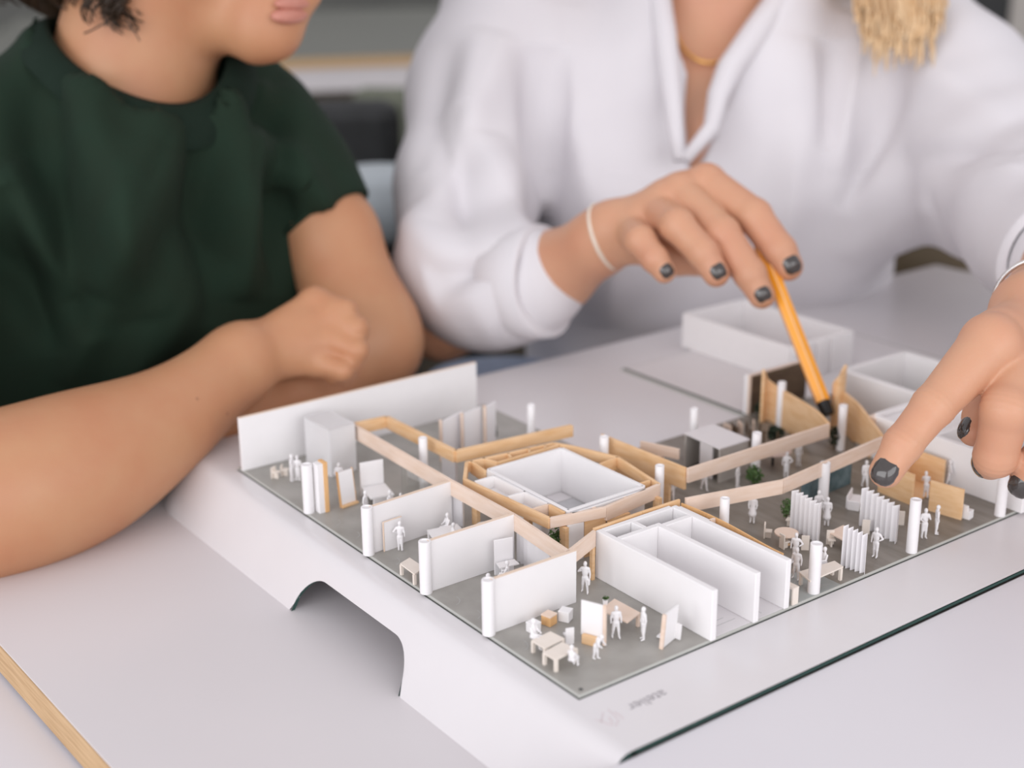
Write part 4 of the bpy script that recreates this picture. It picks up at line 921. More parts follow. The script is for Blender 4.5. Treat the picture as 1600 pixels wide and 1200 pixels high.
    vs.append(inw - up_ * 16 + (rim_in - cc) * .1)
    allv = [tuple(v) for r_ in vs for v in r_]; L_ = len(vs)
    mb.add(allv, [(k * nb + i, k * nb + (i + 1) % nb, (k + 1) * nb + (i + 1) % nb, (k + 1) * nb + i) for k in range(K - 1) for i in range(nb)] + [((L_ - 1) * nb + i, (L_ - 1) * nb + (i + 1) % nb, (i + 1) % nb, i) for i in range(nb)])
    part('collar', mb, M_COLLAR, sh, smooth=True, label='ribbed crew neck collar')
    # sleeve hem
    a = Vector(dd); u_ = a.orthogonal().normalized(); w_ = a.cross(u_); c_ = Vector(hc) - a * 1.5
    mb = MB()
    rr = ls[-2][3] * .22 + ls[-1][3] * .78 - 1.0
    mb.ring([c_ + (u_ * math.cos(t) + w_ * math.sin(t)) * rr for t in np.linspace(0, 2 * math.pi, 60)[:-1]], 2.2, 8, closed=True)
    part('sleeve_hem', mb, M_GREEN, sh, smooth=True)
    # lips
    for i, (p, ax_, rad) in enumerate((((-473.0, 128.2, 257.3), 1, (7, 17, 5.5)), ((-475.5, 133.1, 265.5), 1, (6.5, 18, 4.5)))):
        f_ = Field(np.array(p) - 26, np.array(p) + 26, .9); f_.ell(p, rad, 0, (fw_, lt, up)); q = f_.nets()
        l_ = bpy.data.objects.new('lip', vq_mesh('lip', [q], M_LIPS, org)); COL.objects.link(l_); l_.parent = o; l_['label'] = 'rose lip'
    # curly hair: cap plus ringlets
    H_ = Field(HC - 190, HC + 190, 4.5); H_.ell(HC + up * 30 - fw_ * 34, (98, 94, 92), 10, (fw_, lt, up)); H_.ell(HC - fw_ * 75 - up * 40, (50, 80, 72), 30, (fw_, lt, up))
    V, Q = H_.nets(); N = normals_vq(V, Q); p = V / 9.0
    V = V + N * (3.2 * np.sin(p @ np.array([1, .6, .3])) * np.sin(p @ np.array([-.4, .9, .7])) + 2)[:, None]
    h = bpy.data.objects.new('hair', vq_mesh('hair', [(V, Q)], M_HAIR1, org)); COL.objects.link(h); h.parent = o; h['label'] = 'dark brown curly hair'
    mb = MB(); random.seed(5)
    for i in range(150):
        th, ph = random.uniform(0, 6.283), random.uniform(-.15, 1.25); dirv = fw_ * math.cos(th) * math.cos(ph) + lt * math.sin(th) * math.cos(ph) + up * math.sin(ph)
        if math.cos(th) > .35 and ph < .75: continue
        p_ = Vector(HC + up * 26 - fw_ * 34 + dirv * np.array(103)); ax_ = Vector(dirv - up * 1.1).normalized(); u_ = ax_.orthogonal().normalized(); w_ = ax_.cross(u_); ph2 = random.uniform(0, 6.28); R_ = random.uniform(5, 9); L_ = random.uniform(26, 44)
        for q in range(2): mb.ring([p_ + ax_ * (L_ * t - 10) + (u_ * math.cos(ph2 + q + t * 13) + w_ * math.sin(ph2 + q + t * 13)) * R_ for t in np.linspace(0, 1, 16)], [2.6, 2.8, 2.8, 2.8, 2.7, 2.6, 2.6, 2.5, 2.4, 2.3, 2.1, 2, 1.8, 1.5, 1.1, .6], 4)
    CURLS = [ [(-618.6, -7.3, 310.4), (-600.0, -7.7, 266.2)], [(-602.6, 5.3, 310.3), (-589.8, -3.7, 264.8)], [(-588.1, 15.9, 310.2), (-578.0, 4.0, 265.8)], [(-562.0, 27.0, 314.5), (-533.7, 20.7, 252.9)], [(-555.4, 35.7, 314.4), (-528.5, 31.4, 259.3)], [(-563.3, 31.5, 310.2), (-541.8, 17.4, 256.8)], [(-553.5, 41.8, 314.3), (-525.4, 33.0, 251.8)], [(-559.0, 48.5, 314.1), (-529.2, 23.6, 250.4)], [(-639.9, -18.4, 310.4), (-621.6, -18.4, 267.5)], [(-576.3, 22.9, 310.2), (-563.3, 15.4, 266.8)] ]
    for ci, (a_, b_) in enumerate(CURLS):
        a_, b_ = Vector(a_), Vector(b_); ax_ = (b_ - a_).normalized(); u_ = ax_.orthogonal().normalized(); w_ = ax_.cross(u_)
        ph0 = random.uniform(0, 6.28); tn = random.uniform(1.6, 2.6)
        for q in range(16):
            ph = ph0 + random.gauss(0, .35); R_ = random.uniform(4, 9.5); pts = []; off = u_ * random.gauss(0, 4) + w_ * random.gauss(0, 4); e_ = random.uniform(.82, 1.05)
            for t in np.linspace(0, 1, 30):
                an = ph + t * tn * 6.28; pts.append(a_.lerp(b_, t * e_) + (u_ * math.cos(an) + w_ * math.sin(an)) * R_ + off * (1 - .5 * t))
            mb.ring(pts, [1.15 * (1 - .6 * t) for t in np.linspace(0, 1, 30)], 4)
    for a_, b_, c2 in [ [(-525.8, 31.9, 256.9), (-518.1, 36.3, 246.6), (-516.3, 36.6, 242.9)], [(-533.3, 20.7, 255.0), (-538.1, 10.7, 248.9), (-540.2, 7.4, 248.1)] ]:
        mb.ring(bez([a_, b_, c2], 10), .6, 4)
    part('ringlets', mb, M_HAIR1, h, smooth=True, label='loose dark curls at the neck')['kind'] = 'stuff'
    # trousers and legs under the table
    L_ = Field((-900, -240, -780), (-150, 330, -150), 6)
    L_.ell((-700, 45, -270), (140, 180, 95), 20)
    for s_ in (-1, 1):
        L_.cap((-690, 45 + 85 * s_, -290), (-330, 45 + 110 * s_, -285), 82, 62, 30); L_.cap((-330, 45 + 110 * s_, -285), (-350, 45 + 110 * s_, -690), 60, 45, 20); L_.cap((-360, 45 + 110 * s_, -730), (-240, 45 + 120 * s_, -738), 34, 24, 12)
    lg = bpy.data.objects.new('trousers', vq_mesh('trousers', [L_.nets()], M_DARKT, org)); COL.objects.link(lg); lg.parent = o; lg['label'] = 'black trousers and shoes'
    return o
man()

LAT = np.array([0.601, 0.799, 0.0]); FRO = np.array([0.799, -0.601, 0.0]); UPZ = np.array([0.0, 0.0, 1.0])     # her own left, front and up
def unpr(px, py, d): return np.array((411.02, -339.79, 327.39)) + d * (CF + CR * ((px - 800) / 2177.5) - CU * ((py - 600) / 2177.5))
def woman():
    r_fore = [(-486.2, 255.7, 10.4, 30.9), (-436.8, 277.3, 40.2, 30.9), (-387.1, 293.8, 66.4, 29.4), (-339.0, 296.8, 97.8, 22.6), (-327.4, 298.8, 108.0, 21.0)]
    wr = r_fore[-1]
    # pen hand: knuckle, two joints and tip of each finger
    I_ = [(-286.4, 348.5, 141.5, 13.9), (-241.2, 350.6, 125.5, 12.2), (-216.7, 351.0, 105.9, 11.2), (-209.2, 352.2, 96.5, 9.9)]
    M_ = [(-292.8, 329.7, 136.1, 13.9), (-244.3, 323.7, 116.8, 12.1), (-217.9, 324.8, 93.9, 10.7), (-208.2, 326.6, 80.7, 8.9)]
    R_ = [(-297.9, 312.4, 124.0, 12.9), (-262.4, 299.2, 122.8, 11.6), (-238.9, 301.0, 108.0, 10.2), (-228.6, 303.9, 95.1, 8.9)]
    L_ = [(-304.3, 296.4, 111.5, 12.1), (-276.1, 278.4, 112.8, 10.4), (-260.1, 277.0, 103.7, 9.0), (-253.1, 280.0, 95.4, 7.7)]
    T_ = [(-312.6, 302.2, 100.9, 13.6), (-289.4, 327.1, 89.9, 11.3), (-259.3, 341.3, 90.3, 9.8), (-241.6, 353.1, 93.7, 8.4)]
    l_fore = [(-102.7, 547.4, 112.0, 48.5), (-60.9, 458.8, 107.1, 35.6), (-16.9, 362.0, 113.3, 26.1), (-3.3, 319.7, 115.7, 22.9)]
    lw_ = l_fore[-1]
    I2 = [(15.2, 255.5, 115.2, 15.2), (14.5, 214.1, 91.2, 10.5), (13.7, 193.4, 75.6, 9.3), (13.3, 182.4, 63.7, 8.1)]
    M2 = [(21.6, 276.2, 105.2, 15.1), (37.5, 240.7, 89.8, 12.0), (33.8, 242.1, 63.8, 10.6), (24.4, 252.6, 54.7, 9.2)]
    R2 = [(28.8, 306.9, 95.6, 14.8), (50.3, 271.6, 76.3, 11.6), (47.0, 257.0, 58.8, 9.6), (44.2, 255.2, 49.9, 8.4)]
    P2 = [(36.5, 338.3, 85.8, 13.7), (56.7, 309.6, 65.7, 10.6), (53.0, 295.7, 50.2, 9.3), (49.7, 296.9, 41.6, 8.0)]
    T2 = [(1.8, 304.8, 108.9, 15.1), (-0.7, 289.3, 87.9, 10.9), (4.9, 269.2, 70.5, 9.1), (7.4, 260.1, 64.4, 7.7)]
    fields = []
    for fore, w0, fing, thumb, kk, hh in ((r_fore, wr, (I_, M_, R_, L_), T_, 8, 1.15), (l_fore, lw_, (I2, M2, R2, P2), T2, 8, 1.15)):
        lo, hi = limits(fore, *fing, thumb); A = Field(lo, hi, hh)
        A.chain(fore, 10)
        for F in fing:
            A.cap(w0, F[0], w0[3] * .62, F[0][3] * .98, 10)
        for a, b in zip(fing, fing[1:]):                      # palm web between neighbouring knuckles
            pa, pb = np.array(a[0]), np.array(b[0]); back = np.array(w0)
            A.cap(pa * .8 + back * .2, pb * .8 + back * .2, a[0][3] * .82, b[0][3] * .82, 8)
        A.cap(w0, thumb[0], w0[3] * .75, thumb[0][3], 12)
        for F in tuple(fing) + (thumb,):
            A.chain(F, 2.2)
            for j, g in ((0, 1.03), (1, 1.0), (2, 1.0)): A.ell(F[j][:3], (F[j][3] * g,) * 3, 2.5)
        V, Q = A.nets(); V = smooth_vq(V, Q, 1)
        fields.append((V, Q))
    # creases over the finger joints
    def crease(V, N, F, j, depth=.7):
        p = np.array(F[j][:3]); ax = np.array(F[min(j + 1, 3)][:3]) - np.array(F[j - 1][:3]); ax /= np.linalg.norm(ax); r = F[j][3]
        u = (V - p) @ ax; w_ = np.linalg.norm(V - p - u[:, None] * ax, axis=1); m_ = (w_ < r * 1.35)
        return np.where(m_, -depth * (np.exp(-(u / .7) ** 2) + .7 * np.exp(-((u - 3.2) / .7) ** 2) + .6 * np.exp(-((u + 3.0) / .7) ** 2)), 0)
    for fi, fl in ((0, (I_, M_, R_, L_)), (1, (I2, M2, R2, P2))):
        V, Q = fields[fi]; N = normals_vq(V, Q); d = np.zeros(len(V))
        for F in fl:
            for j in (1, 2): d += crease(V, N, F, j, .32)
        fields[fi] = (V + N * d[:, None], Q)
    C = np.array((-495.9, 555.8, 107.3)); CH = C
    def at(l, f, u): return C + LAT * l + FRO * f + UPZ * u
    T = Field(C + np.array([-330, -330, -420]), C + np.array([330, 330, 420]), 4.0)
    fr = (FRO, LAT, UPZ)
    T.ell(at(0, -20, -60), (92, 150, 230), 20, fr); T.ell(at(0, -18, 70), (74, 160, 70), 40, fr)
    for s_ in (-1, 1): T.cap(at(150 * s_, -25, 85), at(205 * s_, -30, 10), 52, 46, 30)
    T.cap(at(0, -25, 110), at(14, 10, 240), 58, 54, 26); T.ell(at(0, 62, 20), (30, 70, 70), 30, fr)
    HC = at(20, 45, 330); f2 = np.array([.62, -.5, -.6]); f2 /= np.linalg.norm(f2); lt = np.cross((0, 0, 1), f2); lt /= np.linalg.norm(lt); up = np.cross(f2, lt)
    hd = (f2, lt, up)
    T.ell(HC, (84, 70, 92), 14, hd); T.ell(HC - up * 52 + f2 * 32, (46, 46, 44), 26, hd); T.ell(HC - f2 * 22 + up * 20, (82, 74, 82), 14, hd)
    T.cap(HC + f2 * 82 + up * 14, HC + f2 * 98 - up * 18, 6, 10, 8); T.ell(HC + f2 * 76 - up * 46, (12, 24, 9), 6, hd)
    for s_ in (-1, 1):
        T.ell(HC + lt * 70 * s_ - up * 6, (13, 6, 24), 5, hd); T.ell(HC + f2 * 80 + lt * 29 * s_ + up * 12, (9, 15, 8), 0, hd, cut=True); T.ell(HC + f2 * 68 + lt * 29 * s_ + up * 12, (12, 12, 10), 3, hd)
    V, Q = T.nets(); V = smooth_vq(V, Q, 2)
    org = tuple(at(0, -20, -300))
    o = link('person', vq_mesh('person', [(V, Q)] + fields, M_SKIN2, org), None, org)
    tag(o, 'person in a loose white shirt pointing at the model with an orange pen, right', 'person')
    eyes(o, HC, f2, lt, up, 68, 29)
    # ---- shirt
    F_ = Field(C + np.array([-430, -430, -420]), C + np.array([460, 430, 300]), 4.2)
    F_.ell(at(0, -15, -70), (122, 180, 250), 0, fr); F_.ell(at(0, -15, 60), (94, 182, 84), 60, fr); F_.ell(at(0, -10, -270), (130, 172, 130), 50, fr)
    for s_ in (-1, 1): F_.ell(at(78 * s_, 72, -42), (46, 62, 66), 50, fr)
    F_.cap(at(0, -20, 95), at(4, -8, 150), 92, 78, 40)
    rs = [(-616.5, 426.0, 225.9, 67.5), (-592.1, 373.8, 170.5, 60.3), (-538.0, 318.0, 101.2, 53.5), (-478.8, 271.6, 51.7, 46.9), (-438.6, 269.5, 46.2, 41.7), (-394.2, 283.5, 59.2, 36.6)]
    F_.chain(rs, 34)
    ls = [(-394.8, 702.8, 218.1, 56.7), (-319.4, 676.9, 166.3, 60.7), (-249.3, 638.6, 120.7, 64.3), (-152.8, 564.8, 105.5, 54.7), (-101.8, 525.0, 102.0, 48.9), (-70.0, 457.0, 109.8, 37.4)]
    F_.chain(ls, 40)
    F_.cap((-375.9, 642.2, 130.5), (-341.0, 619.8, 86.9), 44, 42, 40)
    # V opening: a wedge cut out of the front
    x, y, z = F_.grid(tuple(slice(None) for _ in range(3)))
    u = (x - C[0]) * LAT[0] + (y - C[1]) * LAT[1]; v = (x - C[0]) * FRO[0] + (y - C[1]) * FRO[1]; zz = (z - C[2])
    half = np.interp(zz.ravel(), [-6, 40, 90, 118, 150, 300], [0, 11, 21, 36, 58, 66]).astype(np.float32)[None, None, :]
    cx_ = np.interp(zz.ravel(), [-6, 60, 150], [-26, -17, -1]).astype(np.float32)[None, None, :]
    dcut = np.maximum(np.abs(u - cx_) - half, -(v - 6)); dcut = np.maximum(dcut, -(zz + 4)); F_.f = np.maximum(F_.f, -dcut.astype(np.float32))
    sl_ = np.maximum(np.sqrt((u - 8) ** 2 + (v + 18) ** 2) - 68, -(zz - 128)); F_.f = np.maximum(F_.f, -sl_.astype(np.float32))
    V, Q = F_.nets(); V = smooth_vq(V, Q, 2); N = normals_vq(V, Q)
    fl = [
        [(-537.2, 396.9, 190.0), (-480.5, 355.8, 78.6)], [(-550.2, 431.5, 218.7), (-450.4, 385.4, 90.3)], [(-545.3, 346.4, 213.9), (-492.7, 262.8, 99.7)], [(-523.1, 291.4, 158.7), (-434.1, 251.6, 66.3)], [(-497.9, 247.6, 85.5), (-410.5, 246.0, 32.2)], [(-446.2, 230.1, 57.3), (-411.3, 271.2, 77.6)],
        [(-358.3, 624.8, 166.8), (-335.6, 564.3, 101.2)], [(-401.8, 630.2, 216.5), (-361.9, 576.8, 122.8)], [(-325.1, 629.9, 190.6), (-222.6, 593.0, 164.0)], [(-300.0, 590.1, 124.4), (-177.8, 544.8, 160.1)], [(-319.5, 551.5, 41.3), (-266.1, 566.4, 96.2)], [(-229.8, 549.1, 104.5), (-148.2, 510.3, 154.2)],
        [(-405.9, 572.7, 188.0), (-353.7, 511.3, 51.8)], [(-446.2, 416.1, 102.9), (-428.3, 388.6, 13.1)], [(-402.6, 600.2, 196.9), (-381.0, 573.8, 131.5)], [(-584.2, 333.9, 190.7), (-535.9, 274.1, 128.0)], [(-495.0, 315.0, 134.1), (-402.6, 282.7, 77.5)]]
    amps = [(-22, 11), (15, 14), (15, 12), (-15, 10), (16, 9), (-16, 8), (-20, 8), (15, 10), (16, 10), (-15, 9), (16, 9), (13, 9), (10, 15), (11, 15), (-13, 8), (-14, 9), (15, 10)]
    V = folds(V, N, [(l[0], l[1], a, s_) for l, (a, s_) in zip(fl, amps)], 1.3, 2)
    sh = bpy.data.objects.new('shirt', vq_mesh('shirt', [(V, Q)], M_SHIRT, org)); COL.objects.link(sh); sh.parent = o; sh['label'] = 'loose white cotton shirt, sleeves rolled'
    # collar: folded band down both sides of the opening
    def ribbon_tube(name, pts, r, lab=None):
        mb = MB(); mb.ring(pts, r, 10); part(name, mb, M_SHIRT, sh, smooth=True, label=lab)
    ribbon_tube('collar', [(-520.1, 502.0, 286.0), (-487.5, 484.3, 256.3), (-461.8, 469.1, 222.2), (-440.2, 456.0, 188.7), (-419.8, 443.2, 155.8), (-407.2, 436.0, 132.4)], [9, 10, 10, 9, 7, 5], 'open shirt collar')
    ribbon_tube('collar', [(-441.2, 595.9, 279.9), (-425.3, 561.4, 250.4), (-420.0, 530.9, 225.4), (-416.5, 499.1, 198.8), (-411.4, 482.0, 179.0), (-402.1, 466.9, 155.6), (-404.2, 440.1, 132.3)], [9, 11, 12, 11, 9, 7, 5])
    fc = MB(); a, b, c, d, e = [(-421.8, 537.7, 241.4), (-386.7, 564.2, 220.4), (-370.7, 571.8, 196.3), (-392.4, 545.0, 213.0), (-412.5, 523.3, 222.2)]
    # rolled cuffs
    def cuff(name, c0, ax, r, w_, t):
        a = Vector(ax).normalized(); u_ = a.orthogonal().normalized(); q = a.cross(u_); c0 = Vector(c0); mb = MB(); n = 36; vs = []
        prof = [(-w_ / 2, r), (-w_ / 2 + 3, r + t), (w_ / 2 - 3, r + t * 1.1), (w_ / 2, r + t * .4), (w_ / 2 - 2, r - 3)]
        for i, (s_, rr) in enumerate(prof):
            for k in range(n):
                an = 2 * math.pi * k / n; vs.append(c0 + a * (s_ + 1.8 * math.sin(3 * an + i)) + (u_ * math.cos(an) + q * math.sin(an)) * (rr + 1.4 * math.sin(2 * an + .6)))
        fs = [(i * n + k, i * n + (k + 1) % n, (i + 1) * n + (k + 1) % n, (i + 1) * n + k) for i in range(len(prof) - 1) for k in range(n)]
        mb.add(vs, fs); part(name, mb, M_SHIRT, sh, smooth=True, label='turned-up shirt cuff')
    a, b = np.array(rs[-2]), np.array(rs[-1]); cuff('cuff', (a * .25 + b * .75)[:3], (b - a)[:3], b[3] + 1, 40, 4)
    a, b = np.array(ls[-2]), np.array(ls[-1]); cuff('cuff', (a * .1 + b * .9)[:3], (b - a)[:3], b[3] + 1, 44, 4)
    # nails
    tocam = -CF
    for F, nx, off in ((I_, .02, (.1, 0, .3)), (M_, -.12, (0, 0, .2)), (R_, .02, (0, 0, .35)), (L_, .02, (0, 0, .35))):
        t_ = np.array(F[3][:3]); p_ = np.array(F[2][:3]); nail(o, tuple(t_ - (t_ - p_) * .10), t_ - p_, tocam + np.array(off) + CR * nx, F[3][3], .74, .92)
    for F, n_, kf in ((I2, tocam - CR * .25 + CU * .25, 0.0), (M2, -CR * 1.0 - CU * .2 + tocam * .12, .1), (R2, tocam * .6 - CR * .6, 0), (P2, tocam - CR * .2, 0), (T2, -CR * 1.0 + tocam * .25, .1)):
        t_ = np.array(F[3][:3]); p_ = np.array(F[2][:3]); nail(o, tuple(t_ - (t_ - p_) * kf), t_ - p_, n_, F[3][3], .80, 1.02)
    # cord bracelet, wrist chain, necklace
    def loop(name, c0, ax, r, t, m, lab, sq=1.0):
        a = Vector(ax).normalized(); u_ = a.orthogonal().normalized(); q = a.cross(u_); mb = MB()
        mb.ring([Vector(c0) + (u_ * math.cos(k) + q * math.sin(k)) * r for k in np.linspace(0, 6.283, 49)[:-1]], t, 8, closed=True); part(name, mb, m, o, smooth=True, label=lab)
    a, b = np.array(r_fore[-2]), np.array(r_fore[-1]); loop('bracelet', (a * .55 + b * .45)[:3], (b - a)[:3] + CR * 12, a[3] + 1.6, 1.5, M_BAND, 'pale cord bracelet')
    a, b = np.array(l_fore[-2]), np.array(l_fore[-1]); loop('bracelet', (a * .4 + b * .6)[:3], (b - a)[:3], a[3] + 1.2, 1.4, mat('silver', (.75, .73, .72), .25, metal=.9, noise=(200, (.7, .68, .67), .5)), 'thin silver bracelet')
    mb = MB(); mb.ring(bez([(-493.9, 507.2, 233.9), (-460.2, 482.7, 204.8), (-441.6, 490.9, 197.4), (-427.4, 510.5, 191.9), (-443.3, 554.8, 228.9)], 24), 1.5, 8); part('necklace', mb, M_GOLD, o, smooth=True, label='gold necklace')
    # hair: cap and long straight locks over her left shoulder
    H_ = Field(HC - 240, HC + 200, 5); H_.chain([tuple(HC - f2 * 40 + lt * 40 + up * 20) + (60,), tuple(unpr(1260, -185, 1225)) + (48,), tuple(unpr(1330, -95, 1190)) + (36,), tuple(unpr(1385, -40, 1150)) + (26,)], 20); H_.cap(HC - f2 * 55 - lt * 30, HC - f2 * 85 - lt * 50 - up * 130, 60, 40, 20); H_.ell(HC - f2 * 26 + up * 18, (94, 88, 94), 10, hd); H_.ell(HC - f2 * 60 - up * 50, (50, 84, 90), 30, hd); V, Q = H_.nets()
    h = bpy.data.objects.new('hair', vq_mesh('hair', [(V, Q)], M_HAIR2, org)); COL.objects.link(h); h.parent = o; h['label'] = 'long blonde hair'
    random.seed(3); mb = MB()
    for i in range(230):
        t = random.random(); x1 = 1338 + 140 * t + random.gauss(0, 6); y1 = 5 + 68 * math.sin(math.pi * (0.12 + .8 * t)) + random.gauss(0, 22)
        mb.ring(bez(LOCKS(t, x1, y1), 10), [1.9, 2, 2, 2, 2, 1.9, 1.8, 1.5, 1.1, .5], 4)
    part('locks', mb, M_HAIR2, h, smooth=True, label='blonde locks over the shoulder')['kind'] = 'stuff'
    # jeans
    J = Field(at(-560, -300, -760) - 100, at(560, 700, -180) + 100, 7) if False else Field((-1050, 180, -780), (-150, 900, -60), 7)
    J.ell(at(0, -30, -330), (140, 185, 110), 20, fr)
    for s_ in (-1, 1):
        k = (-534.0, 339.4, -102.1) if s_ < 0 else tuple(at(170, 330, -330)); hp = at(85 * s_, 0, -320); J.cap(tuple(hp), k, 84, 66, 30); kk = np.array(k); an = kk + np.array([-60, 60, 0]); an[2] = -690
        J.cap(k, tuple(an), 62, 46, 20)
        J.cap((an[0], an[1], -728), (an[0] + 110, an[1] - 70, -736), 35, 26, 10)
    jn = bpy.data.objects.new('jeans', vq_mesh('jeans', [J.nets()], M_JEANS, org)); COL.objects.link(jn); jn.parent = o; jn['label'] = 'light blue jeans'
    return o
def LOCKS(t, x1, y1):
    return [tuple(unpr(1270 + 60 * t, -150, 1230)), tuple(unpr(1310 + 90 * t, -80, 1190)), tuple(unpr(x1 + 6, -20, 1150 - 14 * math.sin(3.1 * t))), tuple(unpr(x1 + 4, y1 * .5, 1128 - 16 * math.sin(3.1 * t))), tuple(unpr(x1, y1, 1120 - 14 * math.sin(3.1 * t)))]
woman()

# ------------------------------------------------------------------ the orange pen
def pen():
    a = Vector((-148.6, 330.6, 12.8)); b_ = Vector((-224.2, 345.6, 101.8)); d = (b_ - a).normalized(); L = 158.0; r = 5.0
    u_ = Vector(CF).cross(d).normalized(); w_ = d.cross(u_)
    o = empty('fineliner_pen', a, 'slim orange hexagonal pen with black end held over the model', 'pen')
    def hexa(s0, s1, r0, r1, m, name, n=6, lab=None):
        vs = [a + d * s + (u_ * math.cos(2 * math.pi * (k + .5) / n) + w_ * math.sin(2 * math.pi * (k + .5) / n)) * rr for s, rr in ((s0, r0), (s1, r1)) for k in range(n)]
        part(name, MB().add(vs, [tuple(range(n - 1, -1, -1)), tuple(range(n, 2 * n))] + [(k, (k + 1) % n, n + (k + 1) % n, n + k) for k in range(n)]), m, o, label=lab)
    hexa(9.2, L, r, r, M_ORANGE, 'barrel', lab='orange hexagonal barrel'); hexa(0, 9.1, r * .80, r * .92, M_BLACK, 'end_plug', 16, 'black end plug'); hexa(L + .1, L + 12, r * .95, r * .7, M_BLACK, 'cap', 16)
    mb = MB()
    for k in range(6):
        e_ = (u_ * math.cos(2 * math.pi * (k + .5) / 6) + w_ * math.sin(2 * math.pi * (k + .5) / 6)) * (r + .02)
        t_ = d.cross(e_.normalized()) * .42
        mb.add([a + d * 9.3 + e_ - t_, a + d * 9.3 + e_ + t_, a + d * (L - .2) + e_ + t_, a + d * (L - .2) + e_ - t_, a + d * 9.3 + e_ * 1.03, a + d * (L - .2) + e_ * 1.03], [(0, 4, 5, 3), (4, 1, 2, 5)])
    part('edge_stripes', mb, M_STRIPE, o, label='pale stripes along the edges')
pen()

# ------------------------------------------------------------------ the dim room behind
M_GREYTOP = mat('grey_green_linoleum', (0.17, 0.175, 0.15), .35, noise=(4, (0.15, 0.155, 0.135), .5))
def bgtable():
    p0 = np.array((-2492.2, 949.2, -36.8)); p1 = np.array((-2140.9, 1745.4, 61.0)); dx = (p1 - p0); dx[2] = 0; dx /= np.linalg.norm(dx); ny = np.array([-dx[1], dx[0], 0]); ny = ny if ny @ CF > 0 else -ny
    z = -35.0; z = float((p0[2] + p1[2]) / 2); a = p0 - dx * 500; b = p1 + dx * 500
    o = empty('rear_table', ((a[0] + b[0]) / 2, (a[1] + b[1]) / 2, ZF), 'grey-topped table with plywood edge far behind the two people', 'table')
    def q(f0, f1, z0, z1, m, name, e=0): part(name, MB().prism([tuple((a + ny * f0 - dx * e)[:2]), tuple((b + ny * f0 + dx * e)[:2]), tuple((b + ny * f1 + dx * e)[:2]), tuple((a + ny * f1 - dx * e)[:2])], z0, z1), m, o)
    q(0, 1500, z - 24, z - 1, M_BIRCH, 'plywood_core'); q(-1, 1501, z - .9, z, M_GREYTOP, 'tabletop', 1); q(6, 40, z - 75, z - 24.2, M_TABLE, 'apron')
    for s_, f_ in ((a, 60), (b, 60), (a, 1440), (b, 1440)):
        c = s_ + ny * f_ + (dx if s_ is a else -dx) * 60; part('leg', MB().box(c[0] - 30, c[1] - 30, ZF, c[0] + 30, c[1] + 30, z - 75.2 if f_ == 60 else z - 24.2), M_BLACK, o)
bgtable()
def chair(label, c, rz, m, zs=-330, back=430, w=220):
    o = empty('office_chair', (c[0], c[1], ZF), label, 'chair', rz=rz)
    h = -ZF + zs
    def sup(x0, y0, z0, x1, y1, z1, name, bv): part(name, MB().box(x0, y0, z0, x1, y1, z1), m, o, world=False, bevel=bv)
    sup(-w, -w, h - 70, w, w, h, 'seat', 30); sup(-w - 40, -w + 10, h + 60, -w + 10, w - 10, h + back, 'backrest', 24); sup(-w - 20, -25, h - 40, -w + 5, 25, h + 70, 'back_strut', 8)
    part('column', MB().lathe((0, 0, 90), [(28, 0), (28, h - 165)], 14), M_BLACK, o, world=False)
    for k in range(5):
        an = k * 2 * math.pi / 5; part('foot', MB().ring([(0, 0, 80), (280 * math.cos(an), 280 * math.sin(an), 45)], [24, 18], 8), M_BLACK, o, world=False)
        part('castor', MB().lathe((280 * math.cos(an), 280 * math.sin(an), 1), [(20, 0), (25, 12), (25, 32), (18, 44)], 12), M_BLACK, o, world=False)
    return o
M_SHELL = mat('pale_grey_plastic', (0.42, 0.47, 0.50), .5, noise=(6, (0.38, 0.42, 0.45), .5))
M_OLIVE = mat('olive_grey_fabric', (0.15, 0.16, 0.12), .85, noise=(30, (0.12, 0.13, 0.10), .6))
chair('black office chair in the dark gap between the two people', (-1582.7, 698.3, -136.2), 2.52, M_BLACK, -330, (-1323.2, 722.5, 68.7)[2] + 330, 205)
chair('olive chair behind the white sleeve, partly hidden by the black one', (-1982.4, 1338.8, -245.5), 2.35, M_OLIVE, -330, (-1898.8, 1148.5, -1.3)[2] + 330, 205)
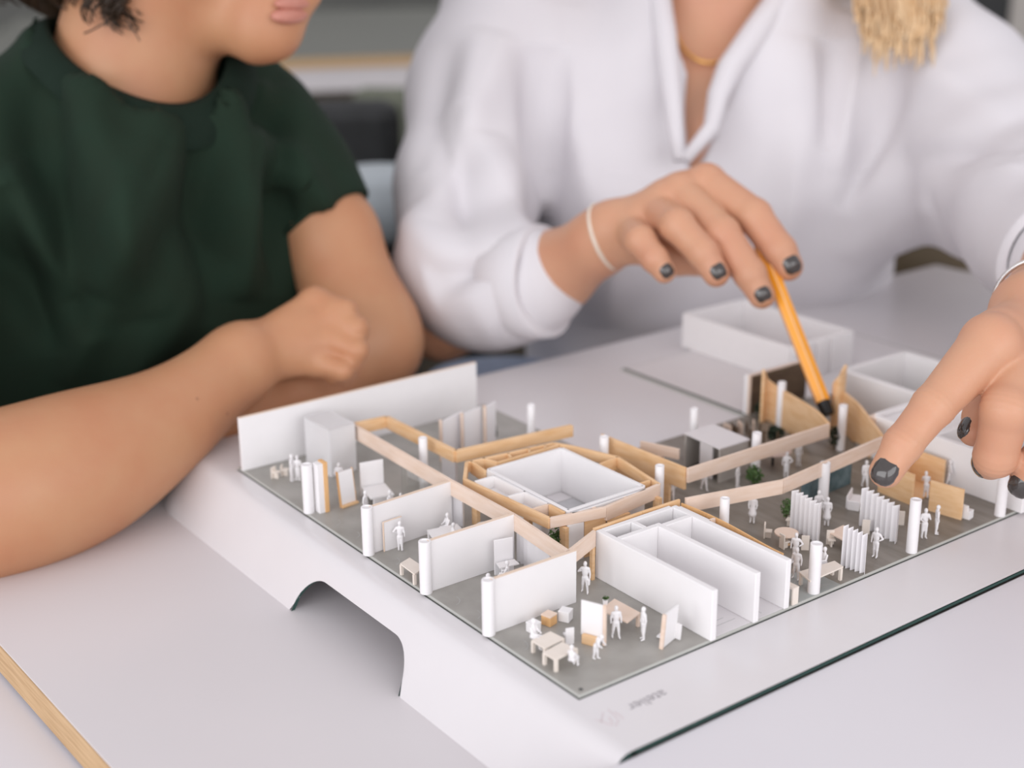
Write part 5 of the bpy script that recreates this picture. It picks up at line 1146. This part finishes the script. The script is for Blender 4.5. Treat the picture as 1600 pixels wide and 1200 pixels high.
bc = np.array((-515.5, 785.6, 12.9)); wc_ = empty('wooden_chair', (bc[0], bc[1], ZF), 'brown wooden chair of the person in white, glimpsed under her raised arm', 'chair')
M_CHAIR = mat('brown_stained_wood', (0.10, 0.07, 0.035), .5, wood=((3, 3, 30), (0.07, 0.045, 0.02)))
def cb_(l0, l1, f0, f1, z0, z1, name):
    q = [bc + LAT * l + FRO * f_ for l, f_ in ((l0, f0), (l1, f0), (l1, f1), (l0, f1))]; part(name, MB().prism([tuple(p[:2]) for p in q], z0, z1), M_CHAIR, wc_, bevel=6)
cb_(-220, 240, -12, 12, -150, 130, 'backrest'); cb_(-215, 215, 14, 440, -360, -325, 'seat')
for l_, f_, zt in ((-215, -14, -151), (190, -14, -151), (-210, 400, -361), (180, 400, -361)): cb_(l_, l_ + 32, f_, f_ + 28, ZF, zt, 'leg')
st = empty('stool', (*(-982.0, 500.7, -5.7)[:2], ZF), 'pale grey stool glimpsed above the bare upper arm', 'stool')
cz = (-982.0, 500.7, -5.7)
part('seat', MB().lathe((cz[0], cz[1], cz[2] - 40), [(30, 0), (62, 14), (70, 40), (66, 72), (40, 84)], 28), M_SHELL, st, smooth=True)
part('stem', MB().lathe((cz[0], cz[1], ZF + 20), [(22, 0), (22, cz[2] - 62 - ZF)], 14), M_BLACK, st); part('base', MB().lathe((cz[0], cz[1], ZF), [(170, 0), (170, 10), (40, 19.5)], 28), M_BLACK, st)
cb = empty('dark_cabinet', (*(-1417.5, 2328.0, -4.8)[:2], ZF), 'tall dark cabinet in the upper right corner', 'cabinet')
for x0, x1, m in ((1500, 1565, M_BLACK), (1567, 1660, M_GREYB)):
    a, b = np.array(unpr(x0, 100, 3000)), np.array(unpr(x1, 100, 3000)); part('door', MB().slab(tuple(a[:2]), tuple(b[:2]), 30, ZF + 60, 900), m, cb)
a, b = np.array(unpr(1505, 100, 3220)), np.array(unpr(1660, 100, 3220)); part('carcass', MB().slab(tuple(a[:2]), tuple(b[:2]), 380, ZF, 920), M_BLACK, cb)
